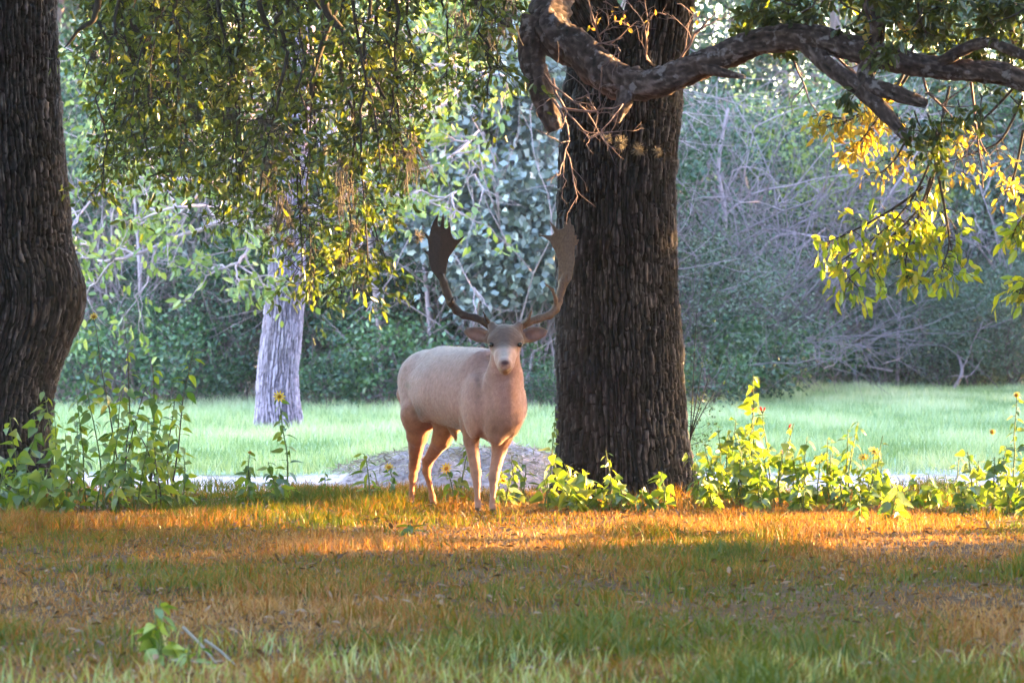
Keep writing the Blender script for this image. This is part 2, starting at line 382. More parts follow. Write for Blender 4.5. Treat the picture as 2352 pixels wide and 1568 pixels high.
def trunk_mesh(mb, pts, radii, na, nl, ncell, cell_h, depth, flare=0, lobes=0, seed=1, bulge=None):
    pc = smooth_path(pts, nl); rc = np.interp(np.linspace(0, len(radii) - 1, nl), np.arange(len(radii)), radii)
    t = norm(np.gradient(pc, axis=0)); ref = np.array([0, 1., 0]); u = norm(ref - t * (t @ ref)[:, None]); v = np.cross(t, u)
    s = np.concatenate([[0], np.cumsum(np.linalg.norm(np.diff(pc, axis=0), axis=1))])
    th = np.linspace(0, 2 * np.pi, na, endpoint=False)[None]; th = th + .55 * np.sin(th); S = s[:, None] + 0 * th; TH = th + 0 * S
    wob = .35 * (fbm(TH * 3 + np.cos(TH), S * 2.2, 3, seed) - .5)
    wob = wob + .13 * (fbm(TH * 14, S * 9, 2, seed + 70) - .5) * 2 + .10 * (fbm(TH * 30, S * 26, 2, seed + 80) - .5)
    u_ = TH / (2 * np.pi) * ncell; u_ = u_ + 2.2 * (fbm(u_ * .22, S * 3.2, 3, seed + 60) - .5) + 1.0 * (fbm(u_ * .8, S * 10, 3, seed + 61) - .5)
    col_ = np.floor(u_).astype(np.int64); lat_ = .5 - np.abs(u_ - col_ - .5)
    vv = S / cell_h + 7 * _hash(col_, col_ * 0, seed) + .5 * (vnoise(u_ * 2.5, S * 20, seed + 62) - .5) + .8 * _hash(col_, np.floor(S / cell_h * .6).astype(np.int64), seed + 5)
    row_ = np.floor(vv).astype(np.int64); cr = .5 - np.abs(vv - row_ - .5); cid = _hash(col_, row_, seed + 3)
    streak = fbm(TH * ncell * .9, S * 7, 3, seed + 33) - .5; crumb = fbm(TH * ncell * .6, S * 34, 3, seed + 37) - .5
    wid = .10 + .16 * vnoise(u_ * .9, S * 6, seed + 64)
    pl = sstep(.0, wid + .06, lat_ + .10 * crumb) * (.45 + .55 * sstep(-.01, .09, cr + .05 * streak))
    r = rc[:, None] * (1 + .06 * (fbm(np.cos(TH) * 1.5 + 5, np.sin(TH) * 1.5 + S * .6, 3, seed + 9) - .5))
    if flare: r = r * (1 + flare * np.exp(-S / .28) * (1 + .35 * np.cos(TH * lobes + 1)))
    if bulge: 
        for (bs, bth, bw, bt, ba) in bulge:
            dth = np.angle(np.exp(1j * (TH - bth))); r = r + ba * np.exp(-((S - bs) / bw) ** 2 - (dth / bt) ** 2)
    r = r + depth * (pl - .5) + depth * .45 * (cid - .5) * pl + depth * .5 * streak * pl + depth * .4 * crumb
    V = pc[:, None] + r[..., None] * (np.cos(TH)[..., None] * u[:, None] + np.sin(TH)[..., None] * v[:, None])
    i = np.arange(nl - 1)[:, None] * na; j = np.arange(na)[None]; k = (j + 1) % na
    tint = np.clip(.04 + .36 * pl + (.34 * (cid - .45) + .8 * streak + .5 * crumb) * pl, 0, 1)
    mb.add(V.reshape(-1, 3), [np.stack([i + j, i + k, i + na + k, i + na + j], -1).reshape(-1, 4)], tint.ravel())

DO = 25.15                      # distance of the big oak
oak = thing('oak_tree', 'massive dark trunked oak with rugged bark standing right behind the deer', 'tree', (PX(1425, DO), DO, 0))
OB = np.array([PX(1425, DO), DO, 0.])
def rel(p, base): return np.asarray(p, float) - base
mb = MB()
tp = [rel(P(1432, 1180, DO), OB), rel(P(1428, 1000, DO), OB), rel(P(1422, 800, DO), OB), rel(P(1416, 600, DO), OB), rel(P(1418, 400, DO), OB), rel(P(1428, 250, DO), OB), rel(P(1440, 120, DO), OB)]
tp[0][2] = -.08
trunk_mesh(mb, tp, [.385, .355, .352, .335, .325, .33, .32], 290, 640, 78, .13, .036, .20, 5, 3)
oak_trunk = mb.build('trunk', M['oak_bark'], oak, smooth=True)
for pts, rad, nm in (([(1475, 230), (1500, 120), (1518, 0), (1540, -180), (1600, -420)], [.21, .2, .19, .17, .14], 'limb'),
                     ([(1395, 240), (1400, 130), (1345, 20), (1270, -110), (1150, -300)], [.22, .185, .165, .15, .12], 'limb')):
    mb = MB(); trunk_mesh(mb, [rel(P(a, b, DO - .08), OB) for a, b in pts], rad, 130, 220, 44, .12, .024, seed=17 + len(pts) + int(rad[1] * 100))
    mb.build(nm, M['oak_bark'], oak, smooth=True)

def rough_tube(mb, pts, radii, na, nl, seed, amp=.12):
    pc = smooth_path(pts, nl); rc = np.interp(np.linspace(0, len(radii) - 1, nl), np.arange(len(radii)), radii)
    t = norm(np.gradient(pc, axis=0)); ref = np.array([0.05, 1., 0]); u = norm(ref - t * (t @ ref)[:, None]); v = np.cross(t, u)
    s = np.concatenate([[0], np.cumsum(np.linalg.norm(np.diff(pc, axis=0), axis=1))])
    th = np.linspace(0, 2 * np.pi, na, endpoint=False)[None]; S = s[:, None] + 0 * th; TH = th + 0 * S
    n_ = fbm(np.cos(TH) * 2.2 + 7, np.sin(TH) * 2.2 + S * 7, 4, seed) - .5; f_ = fbm(TH * 9, S * 34, 3, seed + 5) - .5
    r = rc[:, None] * (1 + amp * 1.6 * n_ + amp * 1.5 * f_)
    r[-1] *= .35
    V = pc[:, None] + r[..., None] * (np.cos(TH)[..., None] * u[:, None] + np.sin(TH)[..., None] * v[:, None])
    i = np.arange(nl - 1)[:, None] * na; j = np.arange(na)[None]; k = (j + 1) % na
    Fs = [np.stack([i + j, i + k, i + na + k, i + na + j], -1).reshape(-1, 4)]
    V = np.concatenate([V.reshape(-1, 3), pc[-1:]]); b = (nl - 1) * na
    Fs.append(np.stack([b + j[0], b + k[0], np.full(na, nl * na)], -1))
    mb.add(V, Fs, np.concatenate([np.clip(.5 + .9 * f_ + .4 * n_, 0, 1).ravel(), [.2]]))

# the low crooked limb: leaves the oak high on the left, dips in front of the trunk and reaches right
def limb(parent, base, pts, rad, na, nl, seed, m='limb_bark', name='limb', amp=.26):
    mb = MB(); rough_tube(mb, [rel(P(*p), base) for p in pts], rad, na, nl, seed, amp); return mb.build(name, M[m], parent, smooth=True)
low = limb(oak, OB, [(1170, -330, 24.6), (1262, -160, 23.6), (1272, -40, 22.6), (1262, 62, 22.0), (1330, 118, 21.8), (1420, 185, 21.6), (1500, 192, 21.5), (1620, 145, 21.4), (1740, 98, 21.3), (1850, 88, 21.2), (1960, 112, 21.1),
                (2080, 145, 21.0), (2200, 160, 21.0), (2330, 178, 20.9), (2450, 240, 20.8), (2600, 330, 20.7)],
     [.12, .115, .112, .102, .092, .088, .078, .07, .066, .066, .064, .058, .052, .05, .045, .035], 36, 300, 4)
limb(oak, OB, [(1235, 40, 22.0), (1222, 130, 21.95), (1240, 200, 21.9), (1262, 262, 21.9), (1278, 300, 21.9)], [.085, .07, .06, .054, .04], 30, 70, 8, name='dead_stub')
limb(oak, OB, [(1440, 180, 21.6), (1436, 225, 21.5), (1420, 258, 21.5), (1412, 282, 21.5)], [.06, .045, .036, .02], 24, 36, 9, name='dead_stub')
limb(oak, OB, [(1600, 150, 21.4), (1660, 168, 21.3), (1712, 178, 21.3)], [.04, .024, .008], 14, 24, 10, name='dead_stub')
limb(oak, OB, [(1850, 100, 21.2), (1900, 150, 21.1), (1975, 205, 21.0), (2040, 270, 20.9), (2090, 330, 20.9)], [.045, .04, .04, .036, .015], 20, 60, 12, name='branch')
limb(oak, OB, [(2010, 120, 21.1), (1990, 190, 21.0), (2060, 215, 20.9), (2130, 240, 20.9)], [.04, .045, .04, .02], 20, 50, 13, name='branch')
limb(oak, OB, [(2000, 120, 21.1), (2015, 60, 21.0), (1990, -10, 21.0), (1960, -90, 21.0)], [.04, .04, .04, .03], 18, 40, 14, name='branch')
limb(oak, OB, [(2150, 150, 21.0), (2250, 100, 20.8), (2330, 120, 20.6), (2420, 160, 20.5)], [.035, .028, .026, .02], 16, 40, 15, name='branch')

# twigs of the low limb: fine bare twigs hanging across the trunk
def twig_spray(mb, start, d, length, r, depth, wig=.3, pull=(0, 0, 0), kids=4, ends=None, sides=4):
    n = 7; p = wander(start, d, length, n, wig, pull); q_ = p if depth else p[[0, 2, 4, 6]]; tube(mb, q_, np.linspace(r, r * .35, len(q_)), sides if depth else 3, cap=bool(depth))
    if ends is not None: ends.append((p[-1], p[-1] - p[-2], length, depth)); 
    if ends is not None and depth == 0: ends.extend([(p[i], p[i] - p[i - 1], length, 0) for i in (2, 4, 5)])
    if depth:
        for _ in range(kids):
            i = rng.integers(1, n); b = p[i] - p[i - 1]; b = b / np.linalg.norm(b)
            dd = b + rng.normal(size=3) * .65
            twig_spray(mb, p[i], dd, length * rng.uniform(.35, .6), r * .5, depth - 1, wig, pull, kids, ends, sides)
mb = MB()
for a, b, c, d2 in ((1250, 170, 1380, 260), (1270, 230, 1420, 400), (1290, 250, 1540, 360), (1270, 180, 1350, 330), (1330, 130, 1420, 60), (1380, 100, 1420, 10), (1500, 150, 1440, 30), (1560, 140, 1600, 20), (1820, 70, 1880, 260), (1900, 110, 2040, 270), (2120, 180, 2180, 420), (2230, 190, 2200, 390), (2000, 110, 2030, 20)):
    s = rel(P(a, b, 21.8), OB); e = rel(P(c, d2, 21.5), OB)
    twig_spray(mb, s, e - s, np.linalg.norm(e - s), .008, 2, .22, kids=4)
mb.build('bare_twigs', M['twig_grey'], oak, stuff=True)

def spray_leaves(mb, ends, per, L, W, tint0, tspread, droop=.4, shape='hex', jitter=.02):
    if not ends: return
    pos = np.array([e[0] for e in ends]); dr = norm(np.array([e[1] for e in ends]))
    pos = np.repeat(pos, per, 0) + rng.normal(size=(len(pos) * per, 3)) * jitter
    dr = np.repeat(dr, per, 0) * .8 + rvec(len(pos)) + [0, 0, -droop]
    n = len(pos)
    leaves(mb, pos, dr, rvec(n) * .9 + [0, 0, .5], L * rng.uniform(.65, 1.25, n), W * rng.uniform(.7, 1.2, n), np.clip(tint0 + tspread * rng.normal(size=n), 0, 1), shape)

# leafy twigs round the right end of the limb, over the frame's top edge
wb, lb, ab = MB(), MB(), MB(); ends = []; ends2 = []
for _ in range(46):
    px, py = rng.uniform(1740, 2420), rng.uniform(-90, 60); s = rel(P(px, py, rng.uniform(20.2, 22)), OB)
    twig_spray(wb, s, [rng.normal() * .8, rng.normal() * .6, rng.normal() * .5 - .15], rng.uniform(.2, .4), .006, 2, .25, kids=3, ends=ends if rng.random() < .92 else ends2)
for px, py in ((2060, 260), (2100, 255), (2130, 262), (2165, 250), (1985, 180), (2200, 230), (2250, 215), (2320, 220), (2150, 300)):
    s = rel(P(px, py, 20.9), OB); twig_spray(wb, s, [rng.normal() * .3, rng.normal() * .3, -.8], .16, .005, 1, .2, kids=3, ends=ends)
spray_leaves(lb, ends, 3, .055, .026, .22, .2)
spray_leaves(ab, ends2, 3, .05, .024, .5, .3)
wb.build('twigs', M['twig_dark'], oak, stuff=True); lb.build('foliage', M['oak_leaf'], oak, stuff=True); ab.build('amber_foliage', M['amber_leaf'], oak, stuff=True)
# a few orange lit leaves before the fork
ab = MB(); ends = []; wb = MB()
for px, py in ((1385, 5), (1440, 25), (1410, 50), (1530, 35), (1360, 15), (1555, 10)):
    s = rel(P(px, py, 21.6), OB); twig_spray(wb, s, [rng.normal(), 0, -.2], .12, .004, 1, .3, kids=2, ends=ends)
spray_leaves(ab, ends[::3], 1, .04, .02, .7, .2); wb.build('twigs', M['twig_grey'], oak, stuff=True); ab.build('amber_foliage', M['amber_leaf'], oak, stuff=True)

# ------------------------------------------------------------------ left oak
DL = 25.6; LB = np.array([PX(-40, DL), DL, 0.])
loak = thing('oak_tree', 'thick dark oak trunk with a swollen knee and drooping leafy branches', 'tree', tuple(LB))
mb = MB()
lp = [rel(P(-48, 1200, DL), LB), rel(P(-46, 1000, DL), LB), rel(P(-22, 850, DL), LB), rel(P(18, 700, DL), LB), rel(P(2, 550, DL), LB), rel(P(-12, 380, DL), LB), rel(P(-22, 200, DL), LB), rel(P(-30, 0, DL), LB), rel(P(-40, -200, DL), LB), rel(P(-30, -420, DL), LB)]
lp[0][2] = -.08
trunk_mesh(mb, lp, [.43, .40, .38, .40, .41, .415, .41, .405, .40, .36], 290, 660, 84, .11, .032, .08, 5, 31, bulge=[(1.29, np.pi / 2, .13, .8, .05), (1.29, -np.pi / 2, .13, .8, .05)])
mb.build('trunk', M['oak_bark'], loak, smooth=True)

# drooping branches with leaves
env_x = [140, 200, 260, 340, 420, 500, 560, 620, 680, 740, 800, 860, 910, 940, 965, 985, 1050, 1120]
env_y = [560, 470, 420, 400, 430, 500, 540, 560, 660, 690, 700, 690, 600, 640, 420, 330, 290, 230]
wood, fol, mossm = MB(), MB(), MB(); anchors = []
def droop_branch(px, bottom, d, thick=.012, dens=1.0):
    top = P(px + rng.normal() * 60, -150 - rng.random() * 120, d + rng.normal() * .4)
    bot = P(px + rng.normal() * 25, bottom, d)
    n = 16; t = np.linspace(0, 1, n)[:, None]
    p = top * (1 - t) + bot * t; off = np.cumsum(rng.normal(size=(n, 3)) * .022, 0); off -= off[-1:] * t; p = p + off * np.sin(t * np.pi * .9 + .2)
    p = p - LB
    tube(wood, p, np.linspace(thick, thick * .25, n), 5)
    ends = []
    for i in range(3, n):
        for _ in range(rng.poisson(2.9 * dens)):
            twig_spray(wood, p[i] + (p[i - 1] - p[i]) * rng.random(), [rng.normal() * .9, rng.normal() * .9, rng.normal() * .5 - .35], rng.uniform(.10, .26), .0032, 1, .25, (0, 0, -.08), 2, ends, 3)
    spray_leaves(fol, ends, 1, .050, .023, .45, .28, .35)
    anchors.append(p)
for k in range(54):
    px = rng.uniform(185, 955) if k < 49 else rng.uniform(1000, 1150)
    b = np.interp(px, env_x, env_y) * rng.uniform(.3, .95) if k % 3 else np.interp(px, env_x, env_y) * rng.uniform(.9, 1.0)
    if px > 885: b = min(b, 390 if px < 1000 else 250)
    droop_branch(px, b, rng.uniform(20.5, 25.5), rng.uniform(.008, .016), .8 if px > 1000 else 1.0)
# heavier bent boughs
for pts, r0 in (([(760, -120), (745, 0), (770, 60), (840, 150), (850, 230), (848, 290), (870, 330)], .028), ([(620, -150), (590, 0), (640, 110), (680, 130), (700, 200)], .02), ([(770, 20), (730, 130), (700, 250), (640, 330)], .02),
                ([(330, -120), (300, 40), (350, 110), (345, 200), (340, 260)], .022), ([(230, -60), (225, 40), (180, 80), (150, 110)], .022), ([(850, 150), (890, 230), (930, 280)], .012), ([(1040, -60), (1090, 0), (1140, 40), (1190, 70)], .03), ([(420, -60), (400, 60), (405, 130), (390, 200)], .014)):
    d = rng.uniform(20.8, 21.8); p = smooth_path([rel(P(a, b, d), LB) for a, b in pts], 26) + np.cumsum(rng.normal(size=(26, 3)) * .003, 0)
    mbb = MB(); rough_tube(mbb, p[::3], np.linspace(r0, r0 * .12, 9), 10, 50, 40, .15); mbb.build('bough', M['twig_dark'], loak, smooth=True)
wood.build('drooping_twigs', M['twig_dark'], loak, stuff=True); fol.build('foliage', M['oak_leaf'], loak, stuff=True)
# hanging moss strands
for (a, b, l_, w_) in ((620, 280, .32, 60), (610, 360, .25, 40), (790, 400, .3, 25), (650, 470, .2, 25), (940, 330, .25, 20), (1060, 30, .15, 40), (1130, 60, .16, 40), (1165, 20, .12, 30)):
    for _ in range(40):
        s = rel(P(a + rng.normal() * w_ * .4, b + rng.normal() * 20, 21.4 + rng.normal() * .05), LB)
        tube(mossm, wander(s, [rng.normal() * .25, rng.normal() * .25, -1], l_ * rng.uniform(.3, 1), 6, .22, (0, 0, -.25)), np.linspace(.0035, .0012, 6), 3)
mossm.build('hanging_moss', M['hanging_moss'], loak, stuff=True)

# ball moss clumps
bm_ = MB()
for _ in range(90):
    d = rvec(1)[0]; p = wander((0, 0, 0), d, rng.uniform(.03, .06), 4, .25); tube(bm_, p, np.linspace(.0022, .0008, 4), 3)
ball_me = bm_.mesh('ball_moss', [M['moss']])
spots = [(625, 380), (790, 375), (612, 530), (640, 550), (665, 560), (530, 265), (600, 275), (930, 350), (815, 520), (960, 545), (780, 600), (440, 250), (455, 270), (420, 170), (385, 195), (320, 330), (215, 130), (700, 480), (745, 350), (575, 170)]
for k, (a, b) in enumerate(spots):
    o = obj('ball_moss', ball_me); o.location = P(a, b, 21.2 + .2 * rng.random()); o.rotation_euler = rng.uniform(0, 6, 3); s = rng.uniform(.7, 1.15); o.scale = (s, s, s)
    tag(o, 'small spiky tuft of dark ball moss on the drooping oak twigs', 'moss', 'ball moss in the drooping oak branches')
for k, (a, b) in enumerate([(1395, 320), (1425, 330), (1510, 350), (1465, 345)]):
    o = obj('ball_moss', ball_me); o.location = P(a, b, 21.6); o.rotation_euler = rng.uniform(0, 6, 3); s = rng.uniform(.6, .9); o.scale = (s, s, s)
    tag(o, 'pale spiky tuft of ball moss on bare twigs crossing the big trunk', 'moss', 'ball moss before the big trunk')

# ------------------------------------------------------------------ high crowns over the frame: the shade of both oaks
def leaf_cloud(mb, n, cen, rad, clumps, csize, L, W, t0=.5, ts=.25, shape='rhomb', hollow=.5, up=.6):
    cen = np.array(cen, float); rad = np.array(rad, float)
    c = rvec(clumps) * (rng.random((clumps, 1)) ** .33 * (1 - hollow) + hollow * rng.random((clumps, 1)) ** .25) * rad + cen
    ct = rng.normal(size=clumps) * ts * .7
    k = rng.integers(0, clumps, n)
    pos = c[k] + rng.normal(size=(n, 3)) * csize * np.array([1, 1, .7])
    out = norm(pos - cen)
    leaves(mb, pos, out * .5 + rvec(n) + [0, 0, -.25], rvec(n) + [0, 0, up], L * rng.uniform(.6, 1.3, n), W * rng.uniform(.6, 1.3, n), np.clip(t0 + ct[k] + ts * .6 * rng.normal(size=n), 0, 1), shape)
def crown_limbs(mb, base, tips, r0):
    for tp_ in tips:
        a = np.array(base, float); b = np.array(tp_, float); n = 9; t = np.linspace(0, 1, n)[:, None]
        p = a * (1 - t) + b * t + np.cumsum(rng.normal(size=(n, 3)) * .06, 0) * np.sin(t * np.pi) + [0, 0, 1] * np.sin(t * np.pi) * .3
        tube(mb, p, np.linspace(r0, r0 * .25, n), 7)
mb = MB(); wb = MB()
for cx_, cy_ in ((1.5, 24.3), (3.6, 21.5), (.4, 20.6), (2.2, 18.2), (4.6, 18.4)):
    leaf_cloud(mb, 5200, (cx_ - OB[0], cy_ - OB[1], 5.4), (1.9, 1.9, 1.5), 60, .35, .17, .10)
crown_limbs(wb, (.4, 0, 4.3), [(3, -3, 6), (0, -4, 6), (2, -7, 6), (4, -6, 6), (-.5, -8, 6), (1, 1, 6.5)], .13)
wb.build('limb', M['twig_dark'], oak); mb.build('crown', M['canopy_leaf'], oak, stuff=True)
mb = MB(); wb = MB()
for cx_, cy_ in ((-3, 24.2), (-1.2, 22.5), (-4.4, 21.5), (-2.4, 19.4), (-4.6, 18.4), (-1.2, 18.0)):
    leaf_cloud(mb, 5200, (cx_ - LB[0], cy_ - LB[1], 5.5), (1.9, 1.9, 1.5), 60, .35, .17, .10)
crown_limbs(wb, (0, 0, 3.9), [(1.5, -3, 5.5), (-1, -4, 6), (1, -6, 6), (-1.6, -8, 6), (1.6, -8.5, 6), (.5, .5, 6.5)], .15)
wb.build('limb', M['twig_dark'], loak); mb.build('crown', M['canopy_leaf'], loak, stuff=True)

# ------------------------------------------------------------------ pale grey tree in the clearing
DG = 39.2; GB = np.array([PX(640, DG), DG, 0.])
gt = thing('grey_tree', 'pale lavender grey leaning tree trunk standing alone on the bright lawn', 'tree', tuple(GB))
mb = MB()
gp = [rel(P(*p, DG), GB) for p in ((638, 1010), (637, 930), (638, 850), (648, 760), (658, 650), (660, 560), (664, 470), (680, 360), (690, 220), (700, 60))]
gp[0][2] = -.06
trunk_mesh(mb, gp, [.20, .185, .172, .175, .165, .155, .16, .14, .11, .08], 150, 420, 40, .16, .02, .22, 5, 51)
mb.build('trunk', M['grey_bark'], gt, smooth=True)
wb, lb = MB(), MB(); ends = []
gl_br = [[(640, 520), (560, 470), (480, 455), (380, 470), (300, 500)], [(640, 540), (540, 520), (430, 560), (330, 600), (260, 622), (215, 610), (190, 580)], [(660, 480), (560, 400), (470, 360), (400, 345), (330, 360)],
         [(650, 500), (560, 440), (420, 420), (260, 440), (160, 520)], [(670, 460), (760, 470), (850, 440), (960, 470), (1060, 450)], [(670, 430), (780, 380), (900, 400), (1000, 390), (1100, 320)], [(680, 380), (790, 280), (920, 230), (1020, 245), (1130, 170)],
         [(690, 330), (600, 240), (480, 190), (380, 230), (250, 240)], [(690, 300), (820, 180), (980, 130), (1150, 140)], [(640, 530), (600, 560), (560, 600), (520, 620)], [(660, 470), (740, 520), (800, 530), (840, 560)],
         [(690, 220), (620, 100), (520, 60), (400, 20)], [(690, 250), (760, 120), (860, 40), (960, -30)]]
for br in gl_br:
    d0 = DG; p = smooth_path([rel(P(a, b, d0 + (k - .5) * rng.uniform(-.8, .8)), GB) for k, (a, b) in enumerate(br)], 22) + np.cumsum(rng.normal(size=(22, 3)) * .012, 0)
    m_ = MB(); tube(m_, p, np.linspace(.026, .008, 22), 7); m_.build('branch', M['twig_pale'], gt, smooth=True)
    for i in range(5, 22, 2):
        twig_spray(wb, p[i], [rng.normal(), rng.normal(), rng.normal() * .7 - .1], rng.uniform(.3, .75), .011, 2, .28, (0, 0, -.03), 3, ends)
wb.build('twigs', M['twig_pale'], gt, stuff=True)
sel = [ends[i] for i in rng.permutation(len(ends))[:1500]]
spray_leaves(lb, sel, 2, .10, .05, .5, .28, .5, jitter=.05)
lb.build('foliage', M['lime_leaf'], gt, stuff=True)

# ------------------------------------------------------------------ woodland behind the clearing
def make_shrub(name, label, cat, leafm, stemm, w, hgt, n, L, W, clumps=40, cs=.2, nst=9, shape='rhomb', stem_r=.014, group=None, t0=.5, low=.0):
    t = thing(name, label, cat, (0, 0, 0), group)
    sb = MB(); lb = MB()
    for _ in range(nst):
        a = rng.uniform(0, 2 * np.pi); top = np.array([math.cos(a) * w * rng.uniform(.2, .8), math.sin(a) * w * rng.uniform(.2, .8), hgt * rng.uniform(.5, 1.0)])
        twig_spray(sb, (rng.normal() * .08, rng.normal() * .08, -.04), top, np.linalg.norm(top), stem_r, 2, .16 if n else .30, kids=4 if n else 6)
    if n: leaf_cloud(lb, n, (0, 0, hgt * (.52 + low)), (w, w, hgt * (.52 - low)), clumps, cs, L, W, t0, .28, shape, .45)
    sb.build('stems', M[stemm], t)
    if n: lb.build('foliage', M[leafm], t, stuff=True)
    return t
def make_tree(name, label, leafm, w, hgt, n, L, W, clumps, cs, r0=.14, zmin=.0, group=None, barkm='twig_grey'):
    t = thing(name, label, 'tree', (0, 0, 0), group)
    tb = MB(); p = wander((0, 0, -.1), (rng.normal() * .05, rng.normal() * .05, 1), hgt * .85, 10, .06); tube(tb, p, np.linspace(r0, r0 * .3, 10), 9)
    for _ in range(16):
        i = rng.integers(3, 10); a = rng.uniform(0, 6.28)
        twig_spray(tb, p[i], (math.cos(a), math.sin(a), .45), w * rng.uniform(.6, 1.0), r0 * .3, 2, .18, kids=3)
    tb.build('trunk', M[barkm], t, smooth=True)
    lb = MB(); c0 = (hgt + zmin) / 2
    leaf_cloud(lb, n, (0, 0, c0), (w, w, (hgt - zmin) / 2), clumps, cs, L, W, .5, .28, 'rhomb', .3)
    lb.build('crown', M[leafm], t, stuff=True)
    return t
used = {}
def where(px):
    for lim, ph in ((120, 'behind the swollen left oak trunk'), (430, 'behind the tall weed clump'), (590, 'just short of the pale grey trunk'), (710, 'behind the pale grey trunk'), (900, 'between the pale grey trunk and the deer'), (1010, 'behind the rump of the deer'), (1130, 'behind the antlers of the deer'), (1270, 'between the deer head and the big trunk'),
                    (1570, 'hidden mostly by the big trunk'), (1700, 'just beyond the big trunk'), (1850, 'beyond the fallen branch'), (2000, 'beyond the mallow bed'), (2180, 'beneath the hanging yellow leaves'), (2300, 'beyond the hanging yellow leaves'), (9999, 'at the end of the far thicket')):
        if px < lim: return ph.replace('left ', '')
def rank(d, a, b): return 'front ' if d < a else ('rear ' if d > b else 'middle ')
def put(proto, px, d, sc=1.0, label=None, group=None):
    loc = (PX(px, d), d, 0.0)
    if not label:
        short = SHORT.get(proto.get('group'))
        if short: label = short.replace('ROW', rank(d, *RANK.get(proto.get('group'), (0, 999))).strip()) + ' ' + where(px)
    if proto.name not in used:
        used[proto.name] = 1; proto.location = loc; proto.rotation_euler = (0, 0, rng.uniform(0, 6)); proto.scale = (sc,) * 3 if np.isscalar(sc) else sc
        if label: proto['label'] = label
        if group: proto['group'] = group
        return proto
    return dup(proto, loc, rng.uniform(0, 6), sc, label, group)

SHORT = {'dense trees closing the woodland behind': 'dense dark forest tree of the ROW row', 'dark green shrubs along the woodland edge': 'dark teal shrub of the ROW thicket', 'low leafy bushes at the foot of the thicket': 'low bright green bush', 'grey green shrubs at the far side of the clearing': 'soft grey green shrub of the ROW bank',
         'bare tangled thickets of pale twigs': 'bare pale mauve twig tangle, ROW thicket,', 'blue grey vine curtains over the thicket': 'blue grey broad leaved vine curtain', 'yellow green saplings in the thicket': 'slender sapling with pale yellow green leaves'}
RANK = {'dense trees closing the woodland behind': (68, 74), 'dark green shrubs along the woodland edge': (48, 51.5), 'grey green shrubs at the far side of the clearing': (59.2, 60.5), 'bare tangled thickets of pale twigs': (49, 57.5)}
# back rows of trees
gB = 'dense trees closing the woodland behind'
lbB = 'dense dark leafy tree in the row closing the woodland behind'
t1 = make_tree('forest_tree', lbB, 'far_leaf', 1.9, 9.5, 11000, .15, .08, 110, .34, group=gB)
t2 = make_tree('forest_tree', lbB, 'far_leaf', 1.7, 9.0, 10000, .13, .07, 110, .32, group=gB)
for r_, (d, x0, x1, n) in enumerate(((66, -300, 2650, 9), (71, -200, 2550, 9), (77, -350, 2700, 8))):
    for k in range(n):
        px = x0 + (x1 - x0) * (k + .5 * (r_ % 2)) / (n - 1) + rng.normal() * 40
        put(t1 if (k + r_) % 2 else t2, px, d + rng.normal() * .8, rng.uniform(.9, 1.15))
# thicket, left half
gS = 'dark green shrubs along the woodland edge'
s1 = make_shrub('shrub', 'dark teal green dense shrub in the thicket along the woodland edge', 'shrub', 'far_leaf', 'twig_grey', .95, 2.3, 5600, .066, .034, 44, .15, 12, group=gS)
s2 = make_shrub('shrub', 'dark teal green dense shrub in the thicket along the woodland edge', 'shrub', 'far_leaf', 'twig_grey', 1.1, 3.2, 7000, .075, .04, 50, .17, 12, group=gS)
for px, d, k, sc in ((60, 47.5, 1, 1), (180, 49, 2, 1), (330, 50, 2, 1.1), (300, 46.6, 1, .55), (420, 47.5, 1, .75), (520, 49, 2, .9), (560, 46.8, 1, .85), (720, 47, 1, .95), (800, 48.5, 2, .95), (880, 46.8, 1, .85), (960, 48.2, 2, .85), (1060, 47.6, 1, .95), (1150, 48.5, 2, .85),
                     (1240, 47.5, 1, 1), (1330, 49, 2, 1), (1480, 50, 2, 1), (150, 52, 2, 1.45), (420, 53, 2, 1.5), (650, 52, 2, 1.45), (850, 52.5, 2, 1.5), (1080, 52, 2, 1.6), (1250, 52, 2, 1.5), (1560, 55, 2, 1.2), (1650, 58, 2, 1.2), (1720, 60, 2, 1.3), (1840, 62, 2, 1.35), (1960, 62, 2, 1.3), (2080, 62, 2, 1.4), (2220, 63, 2, 1.5), (2380, 62, 2, 1.4), (1700, 55.5, 1, 1.1), (1780, 56.5, 1, 1.15), (1860, 58.4, 1, 1.1), (1640, 53.5, 1, 1.05), (2040, 60.5, 1, 1.2), (2160, 60.5, 1, 1.2), (2290, 61, 1, 1.4), (1750, 59, 2, 1.2), (1930, 60.5, 2, 1.1)):
    put(s1 if k == 1 else s2, px, d, sc * rng.uniform(.95, 1.05))
gH = 'low leafy bushes at the foot of the thicket'
s3 = make_shrub('shrub', 'low bright green leafy bush at the foot of the thicket', 'shrub', 'far_leaf', 'twig_grey', .75, .9, 2200, .06, .036, 26, .13, 9, t0=.7, group=gH)
for px, d in ((170, 45.8), (300, 45.2), (470, 46.4), (740, 45), (870, 46.2), (930, 45), (1060, 46), (1220, 45.2), (1270, 46.2), (1590, 48.5), (1660, 50.5), (1740, 53), (1620, 46.5), (1700, 49.5), (1790, 54), (1850, 56.5), (1930, 58)):
    put(s3, px, d, rng.uniform(.5, 1.25))
